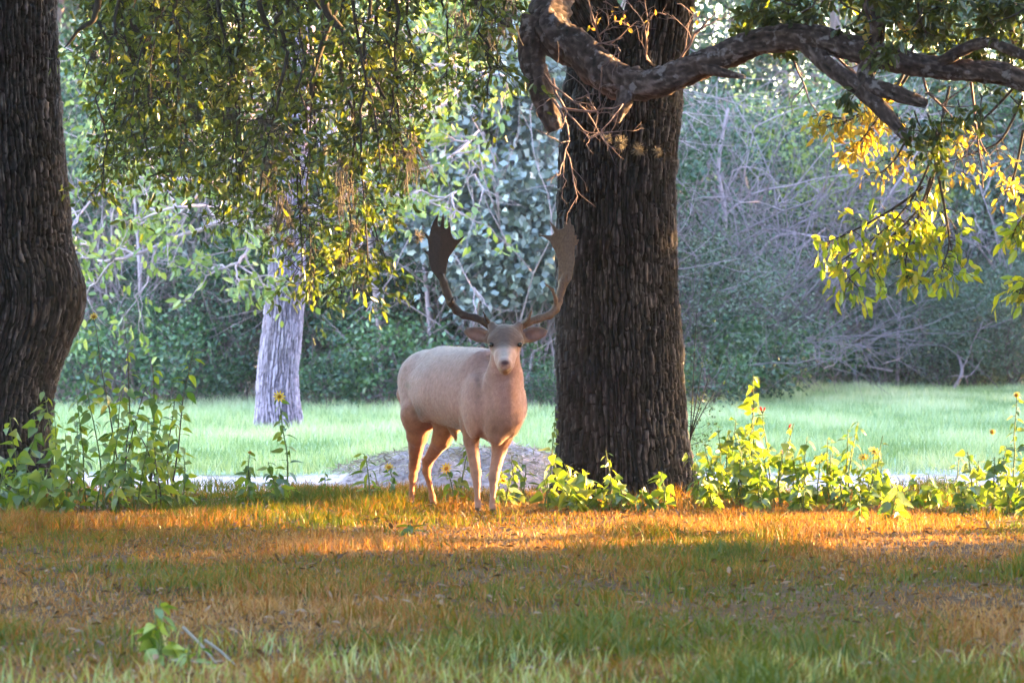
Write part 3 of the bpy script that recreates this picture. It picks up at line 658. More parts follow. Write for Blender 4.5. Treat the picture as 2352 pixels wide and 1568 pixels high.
# grey-green shrubs on the far side of the clearing
gG = 'grey green shrubs at the far side of the clearing'
s4 = make_shrub('shrub', 'soft grey green fine leaved shrub at the far side of the clearing', 'shrub', 'greyleaf', 'twig_grey', 1.2, 2.0, 7500, .06, .03, 70, .2, 12, group=gG)
for px, d, sc in ((1610, 49.5, .9), (1640, 52, 1.0), (1880, 59.5, .85), (1990, 59, .95), (2090, 59.4, .9), (2190, 59, .85), (2290, 60, 1.05), (2390, 59, .95), (2260, 60.6, 1.5), (2350, 61, 1.6), (1950, 61, 1.2), (2130, 61, 1.15), (1860, 57.6, .7), (1930, 57.8, .8), (2010, 57.6, .75), (2080, 57.9, .85), (2160, 57.6, .7), (2240, 57.8, .75), (2330, 57.5, .8)):
    put(s4, px, d, sc)
# bare tangles
gT = 'bare tangled thickets of pale twigs'
s5 = make_shrub('bare_shrub', 'tall bare tangle of pale mauve grey twigs in the thicket', 'shrub', 'greyleaf', 'twig_mauve', .9, 4.4, 0, .06, .03, nst=13, stem_r=.016, group=gT)
s6 = make_shrub('bare_shrub', 'tall bare tangle of pale mauve grey twigs in the thicket', 'shrub', 'greyleaf', 'twig_pale', 1.3, 3.2, 0, .06, .03, nst=12, stem_r=.016, group=gT)
for px, d, k, sc in ((1600, 51, 5, 1), (1690, 53, 5, 1.1), (1650, 55, 6, 1.3), (1860, 57, 5, 1.1), (1780, 58, 6, 1.2), (2020, 60, 5, 1.0), (2330, 59, 6, 1.1), (1190, 46.6, 6, 1.2), (300, 47.5, 6, 1.1), (1140, 50, 5, 1.25), (1260, 49, 5, 1.2), (420, 50.5, 5, 1.1)):
    put(s5 if k == 5 else s6, px, d, sc)
# blue grey vine curtains
gV = 'blue grey vine curtains over the thicket'
s7 = make_shrub('vine_curtain', 'broad leaved blue grey vine curtain climbing over the thicket', 'vine', 'blueleaf', 'twig_pale', .85, 3.6, 3600, .10, .085, 70, .16, 7, group=gV, low=.12)
for px, d, sc in ((1190, 45.6, 1.05), (1255, 46.2, 1.15), (1090, 47.2, 1.2), (1130, 45.9, .95), (980, 47.4, 1.15), (820, 48, 1.1), (500, 48.2, 1.0)):
    put(s7, px, d, sc)
gY = 'yellow green saplings in the thicket'
s8 = make_tree('sapling', 'slender sapling with pale yellow green leaves in the thicket', 'lime_leaf', .85, 5.0, 1900, .10, .05, 45, .18, .035, 1.8, gY, 'twig_pale')
for px, d, sc in ((1000, 45.8, 1.0), (880, 46.5, 1.1), (1130, 47, 1.1), (330, 46.6, .95), (470, 47.5, 1.1), (1830, 56.5, .9), (2060, 57.5, .85)):
    put(s8, px, d, sc)
# leaning pale sapling and fallen branches on the far side
t = thing('bare_sapling', 'slender pale bare sapling leaning behind the big oak with forked stem', 'tree', (PX(1690, 53), 53, 0))
b0 = np.array(t.location); mb = MB()
tube(mb, smooth_path([rel(P(a, b, 53), b0) for a, b in ((1690, 905), (1672, 790), (1660, 690), (1655, 600), (1665, 500), (1650, 380), (1672, 250))], 24), np.linspace(.055, .018, 24), 8); mb.build('trunk', M['twig_pale'], t, smooth=True)
mb = MB(); tube(mb, smooth_path([rel(P(a, b, 53), b0) for a, b in ((1674, 780), (1700, 690), (1735, 600), (1790, 540), (1900, 545))], 18), np.linspace(.03, .01, 18), 6); mb.build('branch', M['twig_pale'], t)
mb = MB(); twig_spray(mb, rel(P(1660, 640, 53), b0), (-.4, 0, 1), 1.4, .016, 2, .2, kids=4); twig_spray(mb, rel(P(1660, 500, 53), b0), (.6, 0, 1), 1.4, .016, 2, .2, kids=4); mb.build('twigs', M['twig_pale'], t, stuff=True)
def fallen(pts, r, label):
    d0 = pts[0][2]; t = thing('fallen_branch', label, 'branch', (PX(pts[0][0], d0), d0, 0)); b0 = np.array(t.location)
    mb = MB(); p = smooth_path([rel(P(*q), b0) for q in pts], 16); tube(mb, p, np.linspace(r, r * .5, 16), 7); mb.build('stem', M['twig_pale'], t, smooth=True)
    mb = MB()
    for i in (4, 8, 12): twig_spray(mb, p[i], rng.normal(size=3) + [0, 0, .5], .7, .014, 1, .2, kids=3)
    mb.build('twigs', M['twig_pale'], t, stuff=True)
fallen([(1560, 890, 56), (1600, 800, 55), (1680, 770, 54.5), (1750, 790, 54.5), (1830, 792, 54.8)], .05, 'bent pale fallen branch lying over the brush behind the big oak')
fallen([(1740, 895, 57), (1700, 820, 56), (1680, 745, 55), (1640, 715, 55)], .03, 'short broken pale branch propped on the brush behind the big oak')
fallen([(1930, 890, 57.4), (1900, 850, 57), (1960, 838, 57), (2050, 852, 57)], .025, 'thin pale stick lying before the grey green shrubs')
fallen([(2190, 895, 57), (2210, 850, 57), (2190, 790, 57.4)], .03, 'thin upright broken stick before the grey green shrubs')
# leaf litter under the woods
mb = MB(); n = 6000; y = rng.uniform(46, 62, n); x = rng.uniform(-1, 1, n) * y * .13; k = y > wood_edge(x) + .3; x, y = x[k], y[k]; n = len(x)
leaves(mb, np.stack([x, y, ground_z(x, y) + .01], -1), rvec(n) * [1, 1, .25], rvec(n) * .4 + [0, 0, 1], rng.uniform(.06, .14, n), rng.uniform(.03, .07, n), rng.random(n), 'rhomb')
o = mb.build('leaf_litter', M['dead_leaf'], stuff=True); o['label'] = 'brown fallen leaves under the woodland thicket'; o['category'] = 'leaf litter'

# unseen trees added and shaped to let low sun through only a slot
gE = 'added sun blocking trees along the clearing'; lE = 'added unseen tree that blocks the low sun along the clearing'
e1 = make_tree('light_block_tree', lE, 'canopy_leaf', 3.2, 9.5, 15000, .30, .20, 150, .6, .3, .0, gE, 'twig_dark')
e2 = make_tree('light_block_tree', lE, 'canopy_leaf', 3.0, 11, 15000, .30, .20, 150, .35, .3, 3.55, gE, 'twig_dark')
e3 = make_tree('light_block_tree', lE, 'canopy_leaf', 2.4, 12, 13000, .30, .20, 130, .4, .25, 4.9, gE, 'twig_dark')
u1 = 0
for (x, y, k) in ((11, 10, 1), (11, 14, 1), (11.5, 18, 1), (12.5, 20.9, 1), (13.2, 29.6, 2), (13.6, 25.0, 3), (12.6, 33.2, 1), (12, 37, 1), (12, 40, 1), (13, 45, 1), (14, 50, 1), (15, 55, 1), (16, 60, 1), (17, 66, 1), (17, 20.5, 1), (17.5, 35.6, 1), (17, 16, 1), (17, 39, 1), (18, 45, 1)):
    pr = (e1, e2, e3)[k - 1]; sc_ = (1, 1, .62) if 34 < y < 47 else 1.0
    if pr.name in used: dup(pr, (x, y, 0), rng.uniform(0, 6), sc_)
    else: used[pr.name] = 1; pr.location = (x, y, 0)

gK = 'added sun blocking shrubs'  # unseen shrubs added to keep low sun off the ground and the deer
k1 = make_tree('sun_block_shrub', 'added unseen round headed shrub that blocks the low sun', 'canopy_leaf', .8, 1.95, 3600, .11, .065, 40, .10, .022, 1.22, gK, 'twig_dark'); k1['category'] = 'shrub'
k1.location = (4.5, 23.2, 0); k1.scale = (1, 1, .95); dup(k1, (4.7, 21.9, 0), 2.0, (1, 1, 1.0)); dup(k1, (4.8, 20.3, 0), 3.0, (1.1, 1.1, .72)); dup(k1, (4.9, 25.1, 0), 4.0, (1, 1, 1.2))
gC = 'added sky blocking trees round the viewpoint'  # unseen trees added to block low sky light from the front
for (x, y) in ((-13, 24), (-12.5, 19), (-12, 14), (-11, -1), (-9, -6), (-4.5, -8), (0, -7), (4.5, -8), (9, -6.5), (12, -2), (-7, -12), (2, -12.5), (8, -12)):
    dup(e1, (x, y, 0), rng.uniform(0, 6), 1.0, 'added unseen tree round the viewpoint that blocks sky light', gC)

# ------------------------------------------------------------------ tree with hanging yellow leaves on the right
DY = 22.6; YB = np.array([5.7, 24.6, 0.])
yt = thing('yellowing_tree', 'young tree hanging clusters of yellow and lime leaves over the clearing', 'tree', tuple(YB))
mb = MB(); tube(mb, smooth_path([(0, 0, -.1), (.05, 0, 1.2), (-.05, 0, 2.6), (-.2, -.1, 4.2), (-.3, -.2, 5.6)], 20), np.linspace(.13, .06, 20), 10); mb.build('trunk', M['oak_bark'], yt, smooth=True)
for ep in ((2180, -40), (2260, 60), (2330, 120)):
    mb = MB(); tube(mb, smooth_path([(-.1, 0, 3.2), rel(P(2420, -120, DY), YB), rel(P(*ep, DY), YB)], 14), np.linspace(.05, .014, 14), 7); mb.build('branch', M['twig_dark'], yt, smooth=True)
def cluster(boughs, npx, L, W, m, spread, t0, nm, per=2, d=DY):
    wb, lb = MB(), MB(); ends = []
    for pts in boughs:
        p = smooth_path([rel(P(a, b, d + rng.normal() * .05), YB) for a, b in pts], 16); tube(wb, p, np.linspace(.009, .003, 16), 5)
        for i in range(5, 16):
            for _ in range(npx): twig_spray(wb, p[i], [rng.normal() * 1.1, rng.normal() * 1.1, rng.normal() * .5 - .35], rng.uniform(.5, 1.3) * spread, .003, 1, .2, (0, 0, -.12), 2, ends, 3)
    ends = [ends[i] for i in rng.permutation(len(ends))[:int(len(ends) * .45)]]
    spray_leaves(lb, ends, per, L, W, t0, .32, .55, jitter=.02)
    wb.build('twigs', M['twig_dark'], yt, stuff=True); lb.build(nm, M[m], yt, stuff=True)
cluster([[(2180, 200), (2150, 330), (2110, 430), (2060, 500), (1990, 560), (1930, 600)], [(2160, 300), (2140, 420), (2100, 520), (2080, 600), (2090, 640)], [(2150, 380), (2170, 480), (2180, 560), (2160, 620)], [(2120, 430), (2050, 480), (1960, 530), (1890, 560)], [(2140, 400), (2110, 480), (2030, 560), (1950, 640)]], 2, .075, .034, 'yellow_leaf', .13, .5, 'hanging_foliage', 1)
cluster([[(2100, 100), (2060, 200), (1990, 260), (1900, 290)], [(2080, 160), (2030, 250), (1980, 320), (1960, 340)], [(2100, 150), (2040, 230), (1950, 270), (1880, 265)]], 2, .06, .026, 'amber_leaf', .10, .35, 'amber_foliage', 1)
cluster([[(2330, 200), (2250, 280), (2180, 300), (2090, 300)], [(2350, 220), (2300, 320), (2240, 350), (2190, 370)], [(2350, 300), (2330, 400), (2310, 440)], [(2100, 280), (2060, 360), (2020, 400)]], 1, .055, .026, 'amber_leaf', .13, .45, 'amber_foliage', 1)
cluster([[(2460, 350), (2400, 450), (2350, 500), (2330, 530)], [(2480, 520), (2420, 600), (2360, 640), (2335, 670)]], 2, .075, .034, 'yellow_leaf', .10, .5, 'hanging_foliage', 1)

# ------------------------------------------------------------------ weeds: every leaf is a piece of its own
def leaf_shape(name, outline, fold, curl, mats):
    """outline: half widths along the length 0..1"""
    n = len(outline); t = np.linspace(0, 1, n); w = np.array(outline)
    V = []; 
    for i in range(n):
        z = -curl * t[i] ** 2; V += [(t[i], 0, z), (t[i] - .04 * (w[i] > .3), w[i] * .5, z + fold * w[i]), (t[i] - .04 * (w[i] > .3), -w[i] * .5, z + fold * w[i])]
    F = []
    for i in range(n - 1):
        a, b = 3 * i, 3 * i + 3; F += [(a, a + 1, b + 1, b), (a, b, b + 2, a + 2)]
    m_ = MB(); m_.add(np.array(V) - [0, 0, 0], [np.array(F)]); return m_.mesh(name, mats, True)
def pair(nm, ol):
    return {k: [leaf_shape(nm, ol, f, c, [M[k]]) for f, c in ((.10, .12), (.16, .3), (.05, .45))] for k in ('weed_leaf', 'sunflower_leaf')}
LV = {'heart': pair('heart_leaf', [.25, .8, .95, .82, .6, .42, .25, .02]), 'ovate': pair('ovate_leaf', [.08, .4, .56, .55, .45, .3, .15, .01]), 'lance': pair('lance_leaf', [.03, .2, .29, .28, .22, .14, .02])}
pet = leaf_shape('petal', [.1, .35, .4, .3, .05], .02, .1, [M['petal']]); rpet = leaf_shape('petal', [.2, .5, .6, .5, .2], .1, -.2, [M['red_petal']])
disc_mb = MB(); tube(disc_mb, [(0, 0, 0), (0, 0, .008), (0, 0, .012)], [.012, .013, .008], 8); disc_me = disc_mb.mesh('disc', [M['disc']])
def put_leaf(me, parent, pos, d, L, W, name='leaf', roll=0.):
    d = Vector(d).normalized(); side = Vector((0, 0, 1)).cross(d)
    if side.length < .05: side = Vector((1, 0, 0))
    side.normalize(); up = d.cross(side)
    m_ = Matrix((d * L, side * W, up * L)).transposed().to_4x4(); m_ = Matrix.Translation(Vector(pos)) @ (Quaternion(d, roll).to_matrix().to_4x4() @ m_)
    o = obj(name, me, parent); o.matrix_basis = m_; return o
NL = 0
def weed(px, d, h, nl, L, kind, label, mk='weed_leaf', flowers=(), lean=0., stems=1, group=None, name='weed', W=.8, brown=False, bare=.12, top=1.0):
    global NL
    nl = int(nl * 1.8); L = L * .92; h = h * 1.09
    x = PX(px, d); z0 = float(ground_z(np.array(x), np.array(d))) - .01
    t = thing(name, label, 'weed', (x, d, z0), group)
    sb = MB(); paths = []
    for s in range(stems):
        a = rng.uniform(0, 6.28); sp = .0 if stems == 1 else .18
        hh = h * (1 if s == 0 else rng.uniform(.6, .95))
        p = wander((rng.normal() * .015 * (stems > 1), rng.normal() * .02 * (stems > 1), 0), (math.cos(a) * sp + lean, math.sin(a) * sp, 1), hh, 9, .07)
        tube(sb, p, np.linspace(.006, .002, 9), 5); paths.append(p)
    for k in range(nl):
        p = paths[k % stems]; f = bare + (1 - bare) * ((k // stems) + rng.random() * .5) / max(1, nl // stems); f = min(f, 1) * 8; i = min(int(f), 7)
        q = p[i] * (1 - (f - i)) + p[i + 1] * (f - i); a = k * 2.4 + rng.normal() * .5
        pet_l = L * .35 * rng.uniform(.6, 1.2) * (1 - .5 * f / 8); dr = np.array([math.cos(a), math.sin(a), rng.uniform(.1, .6)]); e = q + dr / np.linalg.norm(dr) * pet_l
        tube(sb, [q, (q + e) / 2 + [0, 0, .004], e], [.0018, .0015, .0012], 3, cap=False)
        s = L * rng.uniform(.7, 1.15) * (1 - (1 - .45 * top) * max(0, f / 8 - .55)); me = LV[kind][mk][rng.integers(0, 3)]
        put_leaf(me, t, e, (dr[0], dr[1], rng.uniform(-1.1, .3)), s, s * W, roll=rng.normal() * .7); NL += 1
    sb.build('stem', M['weed_stem_brown' if brown else 'weed_stem'], t)
    for fl, size in flowers:
        p = paths[rng.integers(0, stems)]; q = p[-1] if fl[0] != 's' else p[rng.integers(5, 8)] + rng.normal(size=3) * .04
        if fl.endswith('yellow'):
            fo = obj('flower', disc_me, t); fo.location = q; fo.rotation_euler = (R(60) + rng.normal() * .3, 0, rng.normal() * .5)
            for k in range(10):
                a = k * .628; put_leaf(pet, fo, (math.cos(a) * .009, math.sin(a) * .009, .006), (math.cos(a), math.sin(a), .15), size, size * .9, 'petal')
        else:
            fm = MB(); tube(fm, [(0, 0, 0), (0, 0, .012), (0, 0, .02)], [.003, .005, .003], 5); fo = obj('flower', fm.mesh('calyx', [M['weed_stem']]), t); fo.location = q + [0, 0, 0]; fo.rotation_euler = (rng.normal() * .4, rng.normal() * .4, 0)
            for k in range(5):
                a = k * 1.256; put_leaf(rpet, fo, (0, 0, .016), (math.cos(a) * .35, math.sin(a) * .35, 1), size, size * .8, 'petal')
    return t
# tall clump beside the left oak
gL = 'tall weeds beside the knee of the left oak'; lLw = 'tall green weed with pointed leaves in the clump beside the thick left trunk'
for px, d, h, n, st, br in ((130, 24.3, .70, 26, 2, 0), (190, 24.0, .62, 28, 2, 0), (240, 24.4, .72, 26, 2, 0), (285, 24.1, .95, 34, 2, 1), (330, 24.3, .78, 30, 2, 1), (385, 24.0, .86, 36, 2, 1), (160, 23.7, .42, 20, 2, 0), (225, 23.6, .42, 22, 2, 0), (310, 23.6, .48, 22, 2, 0), (360, 23.7, .55, 26, 2, 1), (420, 23.9, .44, 20, 2, 0), (270, 23.4, .28, 16, 2, 0)):
    weed(px, d, h, n, .095, 'ovate', ('short ' if h < .5 else 'tall ') + ('brown stemmed' if br else 'green stemmed') + ' pointed leaf weed ' + ('close to the knobbed trunk' if px < 230 else 'amid the trunk side clump' if px < 340 else 'on the lawn side of the trunk clump'), 'weed_leaf', group=gL, stems=st, brown=br, W=.95, lean=.02, top=.8)
weed(276, 24.5, 1.05, 20, .09, 'ovate', 'tallest weed of the trunk side clump with yellow bud on top', 'sunflower_leaf', (('yellow', .018),), brown=True, W=.9)
gL2 = 'weeds before the foot of the knobbed trunk'
for px, d, h, n in ((50, 24.0, .56, 22), (20, 23.6, .34, 18), (90, 23.5, .36, 20), (-10, 23.3, .26, 14), (130, 23.2, .24, 14), (60, 23.2, .22, 14)):
    weed(px, d, h, n, .10, 'heart', 'broad leaved green weed growing before the foot of the knobbed oak trunk', 'weed_leaf', group=gL2, stems=2, W=.9)
# lone stems on the bare strip
weed(655, 24.6, .58, 16, .085, 'ovate', 'lone upright weed with a yellow flower before the pale tree', 'sunflower_leaf', (('yellow', .03),), lean=.06, W=.8)
weed(635, 24.3, .25, 16, .09, 'ovate', 'short bushy weed on the bare strip below the pale tree', 'sunflower_leaf', stems=2, W=.85)
weed(570, 24.5, .28, 16, .085, 'ovate', 'short weed with yellow bud on the bare strip beside the pale tree', 'sunflower_leaf', (('yellow', .012),), stems=2, W=.85)
weed(745, 25.0, .16, 7, .06, 'ovate', 'tiny weed seedling alone on the bare pale strip', 'sunflower_leaf', W=.8)
weed(850, 24.4, .28, 12, .095, 'lance', 'slim lone weed with spreading lance leaves near the soil heap', 'sunflower_leaf', W=1.0)
weed(905, 24.6, .20, 9, .07, 'ovate', 'small weed with a yellow flower at the edge of the soil heap', 'sunflower_leaf', (('yellow', .024),), W=.8)
weed(1050, 24.3, .33, 18, .085, 'ovate', 'leafy weed with a yellow flower between the legs of the deer', 'sunflower_leaf', (('yellow', .03),), stems=2, W=.85)
weed(1155, 24.2, .26, 16, .085, 'ovate', 'leafy weed with yellow flowers just beside the front hoof of the deer', 'sunflower_leaf', (('yellow', .03), ('syellow', .025)), stems=2, W=.85)
weed(1205, 24.4, .28, 16, .09, 'ovate', 'green weed between the deer and the big trunk', 'sunflower_leaf', stems=2, W=.9)
weed(1262, 24.7, .52, 16, .05, 'ovate', 'slender small leaved weed hugging the side of the big trunk', 'sunflower_leaf', W=.9)
gTk = 'weeds before the big trunk'
for px, d, h, n in ((1300, 23.7, .34, 18), (1345, 23.5, .28, 16), (1385, 23.4, .2, 14), (1250, 23.6, .2, 12), (1430, 23.3, .16, 12), (1480, 23.3, .14, 10), (1520, 23.4, .22, 10), (1330, 23.2, .2, 14)):
    weed(px, d, h, n, .09, 'heart', 'low sunlit leafy weed growing before the foot of the big trunk', 'weed_leaf', group=gTk, stems=2, W=.85)
weed(1405, 24.3, .30, 8, .07, 'lance', 'slim blue green weed standing against the big trunk', 'weed_leaf', W=1.0)
# wax mallow thicket right of the trunk
gR = 'leafy mallow plants beside the big trunk'
for px, d, h, n in ((1605, 24.3, .28, 20), (1640, 23.9, .34, 24), (1665, 24.4, .46, 28), (1700, 23.8, .36, 26), (1750, 24.2, .42, 28), (1790, 23.8, .36, 24), (1830, 24.2, .36, 24), (1870, 23.8, .30, 22), (1905, 24.2, .36, 24), (1990, 23.9, .26, 20), (2030, 24.2, .26, 18), (1640, 23.4, .18, 16), (1740, 23.3, .2, 16), (1840, 23.3, .2, 16), (1930, 23.5, .24, 18), (2085, 23.8, .2, 14), (2130, 24.0, .18, 14)):
    weed(px, d, h, n, .085, 'heart', ('low ' if h < .25 else 'mid height ' if h < .35 else 'taller ') + 'bushy green mallow ' + ('hard against the big trunk' if px < 1660 else 'around the red flowered ones' if px < 1800 else 'between the red flowers and the narrow leaved weed' if px < 1935 else 'where the mallow bed ends'), 'weed_leaf', group=gR, stems=3, W=.9)
weed(1722, 24.4, .70, 30, .085, 'heart', 'tallest mallow plant with red flower at its tip beside the big trunk', 'weed_leaf', (('red', .028), ('sred', .02)), stems=2, W=.9)
weed(1775, 24.3, .50, 22, .06, 'heart', 'mallow plant with several red flowers beside the bright lawn', 'weed_leaf', (('red', .026), ('sred', .024), ('sred', .02), ('red', .02)), stems=3, W=.9)
weed(1612, 24.0, .12, 8, .05, 'heart', 'small mallow with one red flower touching the foot of the big trunk', 'weed_leaf', (('red', .024),))
weed(1940, 24.0, .47, 22, .08, 'lance', 'upright weed with narrow dark leaves in the mallow bed', 'weed_leaf', stems=2, W=1.1)
weed(2000, 24.1, .40, 12, .07, 'ovate', 'weed with three yellow flowers at the end of the mallow bed', 'sunflower_leaf', (('yellow', .03), ('syellow', .026), ('yellow', .02)), stems=3, W=.8)
weed(2190, 24.4, .26, 16, .07, 'lance', 'dark feathery weed at the far end of the mallow bed', 'sunflower_leaf', stems=2, W=1.1)
gRR = 'sunlit weeds at the end of the grass strip'
for px, d, h, n in ((2240, 23.9, .32, 18), (2280, 23.7, .36, 22), (2330, 23.9, .40, 22), (2370, 23.7, .42, 22), (2310, 23.4, .24, 16), (2210, 23.4, .18, 14), (2360, 23.3, .24, 16)):
    weed(px, d, h, n, .085, 'heart', 'yellow green sunlit weed beyond the mallow bed where the grass strip ends', 'weed_leaf', group=gRR, stems=2, W=.85)
weed(2330, 24.2, .60, 16, .06, 'ovate', 'tall leaning weed topped with small yellow buds beyond the mallow bed', 'sunflower_leaf', (('yellow', .014), ('syellow', .012)), lean=-.08, W=.8)
weed(2045, 22.0, .24, 16, .10, 'ovate', 'dark green broad weed standing forward of the mallow bed in the grass', 'sunflower_leaf', stems=2, W=.9)
weed(1975, 22.3, .16, 10, .08, 'ovate', 'low dark weed beside the broad one forward of the mallow bed', 'sunflower_leaf', W=.9)
weed(945, 21.0, .06, 7, .09, 'ovate', 'flat dark rosette weed in the grass before the hooves', 'sunflower_leaf', W=.8)
# fine leaved sprig behind the trunk
t = thing('bush_sprig', 'thin dark sprig with tiny leaves leaning out from behind the big trunk', 'shrub', (PX(1580, 26.2), 26.2, 0)); b0 = np.array(t.location)
sb, lb = MB(), MB(); ends = []
for e_ in ((1610, 940), (1620, 800), (1640, 900), (1600, 720), (1630, 860)):
    p = smooth_path([(0, 0, 0), rel(P(1585, 1010, 26.2), b0), rel(P(*e_, 26.2), b0)], 10); tube(sb, p, np.linspace(.007, .002, 10), 4)
    for i in range(3, 10): twig_spray(sb, p[i], [rng.normal(), rng.normal(), .3], .14, .002, 1, .2, kids=2, ends=ends, sides=3)
spray_leaves(lb, ends, 1, .022, .012, .3, .2, .1); sb.build('stems', M['twig_dark'], t); lb.build('foliage', M['oak_leaf'], t, stuff=True)
# blurred plant close to the camera
weed(360, 13.6, .2, 18, .085, 'ovate', 'blurred pale blue green weed rising from the bottom grass', 'weed_leaf', stems=3, W=.95)
weed(440, 13.3, .11, 8, .07, 'lance', 'small pale weed beside dry sticks in the bottom grass', 'weed_leaf', stems=2)
for (a, b, c, d2) in ((470, 1470, 540, 1545), (420, 1440, 500, 1490), (390, 1530, 480, 1550)):
    mb = MB(); y0 = 13.5; s = P(a, b, y0); e_ = P(c, d2, y0 - .15); s[2] = max(s[2], .015); e_[2] = .012
    p = smooth_path([s, (s + e_) / 2 + [0, 0, .006], e_], 7); tube(mb, p, np.linspace(.006, .004, 7), 5)
    tag(mb.build('dry_stick', M['hanging_moss']), 'pale dry stick lying in the grass beside the bottom weed', 'stick', 'dry sticks in the bottom grass')

# fallen leaves and clods in the near grass
mb = MB(); xy = scatter(4200, 12, 25.5); n = len(xy)
leaves(mb, np.stack([xy[:, 0], xy[:, 1], ground_z(xy[:, 0], xy[:, 1]) + rng.uniform(.004, .03, n)], -1), rvec(n) * [1, 1, .3], rvec(n) * .5 + [0, 0, 1], rng.uniform(.025, .055, n), rng.uniform(.012, .024, n), rng.random(n), 'hex')
o = mb.build('leaf_litter', M['dead_leaf'], stuff=True); o['label'] = 'curled brown fallen leaves scattered in the near grass'; o['category'] = 'leaf litter'

# ------------------------------------------------------------------ fallow buck: one continuous body from a distance field
class Field:
    def __init__(s, lo, hi, h):
        s.h = h; s.lo = np.array(lo, float); s.n = np.ceil((np.array(hi) - s.lo) / h).astype(int) + 1
        s.ax = [s.lo[i] + np.arange(s.n[i]) * h for i in range(3)]
        s.v = np.full(tuple(s.n), 1.0, np.float32)
    def box(s, lo, hi, m):
        a = np.clip(np.floor((np.array(lo) - m - s.lo) / s.h).astype(int), 0, s.n - 1); b = np.clip(np.ceil((np.array(hi) + m - s.lo) / s.h).astype(int) + 1, 1, s.n)
        sl = tuple(slice(a[i], b[i]) for i in range(3))
        g_ = np.meshgrid(*[s.ax[i][sl[i]].astype(np.float32) for i in range(3)], indexing='ij')
        return sl, g_
    def join(s, sl, d, k):
        o = s.v[sl]; hh = np.clip(.5 + .5 * (o - d) / k, 0, 1); s.v[sl] = o * (1 - hh) + d * hh - k * hh * (1 - hh)
    def cut(s, sl, d, k):
        o = s.v[sl]; d = -d; hh = np.clip(.5 - .5 * (o - d) / k, 0, 1); s.v[sl] = o * (1 - hh) + d * hh + k * hh * (1 - hh)
    def cone(s, a, b, ra, rb, k=.03, squash=None):
        a, b = np.array(a), np.array(b); m = max(ra, rb) + 2 * k + .02
        sl, g_ = s.box(np.minimum(a, b), np.maximum(a, b), m)
        ba = b - a; L2 = ba @ ba
        t = np.clip(sum((g_[i] - a[i]) * ba[i] for i in range(3)) / L2, 0, 1)
        d = np.sqrt(sum((g_[i] - a[i] - t * ba[i]) ** 2 for i in range(3))) - (ra + (rb - ra) * t)
        s.join(sl, d, k)
    def chain(s, pts, rs, k=.03):
        for i in range(len(pts) - 1): s.cone(pts[i], pts[i + 1], rs[i], rs[i + 1], k)
    def ell(s, c, r, rot=np.eye(3), k=.05, cut=False):
        c = np.array(c); r = np.array(r); m = max(r) + 2 * k + .02
        sl, g_ = s.box(c, c, m)
        q = [sum((g_[j] - c[j]) * rot[j][i] for j in range(3)) for i in range(3)]      # rot columns = local axes
        k0 = np.sqrt(sum((q[i] / r[i]) ** 2 for i in range(3))) + 1e-6; k1 = np.sqrt(sum((q[i] / r[i] ** 2) ** 2 for i in range(3))) + 1e-6
        d = k0 * (k0 - 1) / k1
        (s.cut if cut else s.join)(sl, d, k)
    def mesh(s):
        v = s.v; inside = v < 0; n = s.n
        cnt = np.zeros(tuple(n - 1), np.int8)
        for a in (0, 1):
            for b in (0, 1):
                for c in (0, 1): cnt += inside[a:n[0] - 1 + a, b:n[1] - 1 + b, c:n[2] - 1 + c]
        idx = np.argwhere((cnt > 0) & (cnt < 8)); ids = np.full(tuple(n - 1), -1, np.int64); ids[tuple(idx.T)] = np.arange(len(idx))
        acc = np.zeros((len(idx), 3)); w = np.zeros(len(idx))
        cor = [(a, b, c) for a in (0, 1) for b in (0, 1) for c in (0, 1)]
        for p in cor:
            for ax in range(3):
                if p[ax]: continue
                q = list(p); q[ax] = 1
                v0 = v[tuple((idx + p).T)]; v1 = v[tuple((idx + q).T)]; m = (v0 < 0) != (v1 < 0)
                t = np.where(m, v0 / np.where(v0 == v1, 1, v0 - v1), 0); pt = np.array(p, float)[None] + 0 * acc; pt[:, ax] += t
                acc += pt * m[:, None]; w += m
        V = s.lo + (idx + acc / w[:, None]) * s.h
        Fs = []
        for ax in range(3):
            o1, o2 = [(1, 2), (2, 0), (0, 1)][ax]
            a_ = inside[tuple(slice(0, -1) if i == ax else slice(None) for i in range(3))]; b_ = inside[tuple(slice(1, None) if i == ax else slice(None) for i in range(3))]
            e = np.argwhere(a_ != b_); e = e[(e[:, o1] > 0) & (e[:, o2] > 0) & (e[:, o1] < n[o1] - 1) & (e[:, o2] < n[o2] - 1)]
            def cell(d1, d2): c = e.copy(); c[:, o1] -= d1; c[:, o2] -= d2; return ids[tuple(c.T)]
            q = np.stack([cell(1, 1), cell(0, 1), cell(0, 0), cell(1, 0)], -1); fl = ~a_[tuple(e.T)]; q[fl] = q[fl][:, ::-1]; Fs.append(q)
        F = np.concatenate(Fs); F = F[(F >= 0).all(1)]
        return V, F

DD = 23.5; DB = np.array([PX(1045, DD), DD, 0.])
deer = thing('deer', 'pale cream fallow buck with broad dark antlers facing forward beside the big trunk', 'deer', tuple(DB))
def D(px, py, d): return rel(P(px, py, d), DB)
f = Field((-.36, -1.15, -.01), (.52, .85, 1.08), .0075)
ax_ = norm(np.array([.42, -1.0, 0.])); lat = np.array([-ax_[1], ax_[0], 0]); ROT = np.stack([ax_, lat, [0, 0, 1.]], 1)
f.ell(D(1004, 888, 24.0), (.30, .19, .195), ROT, .07)
f.ell(D(985, 865, 24.1), (.20, .15, .14), ROT, .08)
f.ell(D(1045, 896, 23.65), (.40, .195, .205), ROT, .08)
f.ell(D(1100, 905, 23.35), (.36, .185, .22), ROT, .08)
f.ell(D(1136, 928, 23.12), (.21, .148, .205), ROT, .06)
f.cone(D(1020, 838, 23.9), D(1115, 850, 23.25), .10, .11, .08)
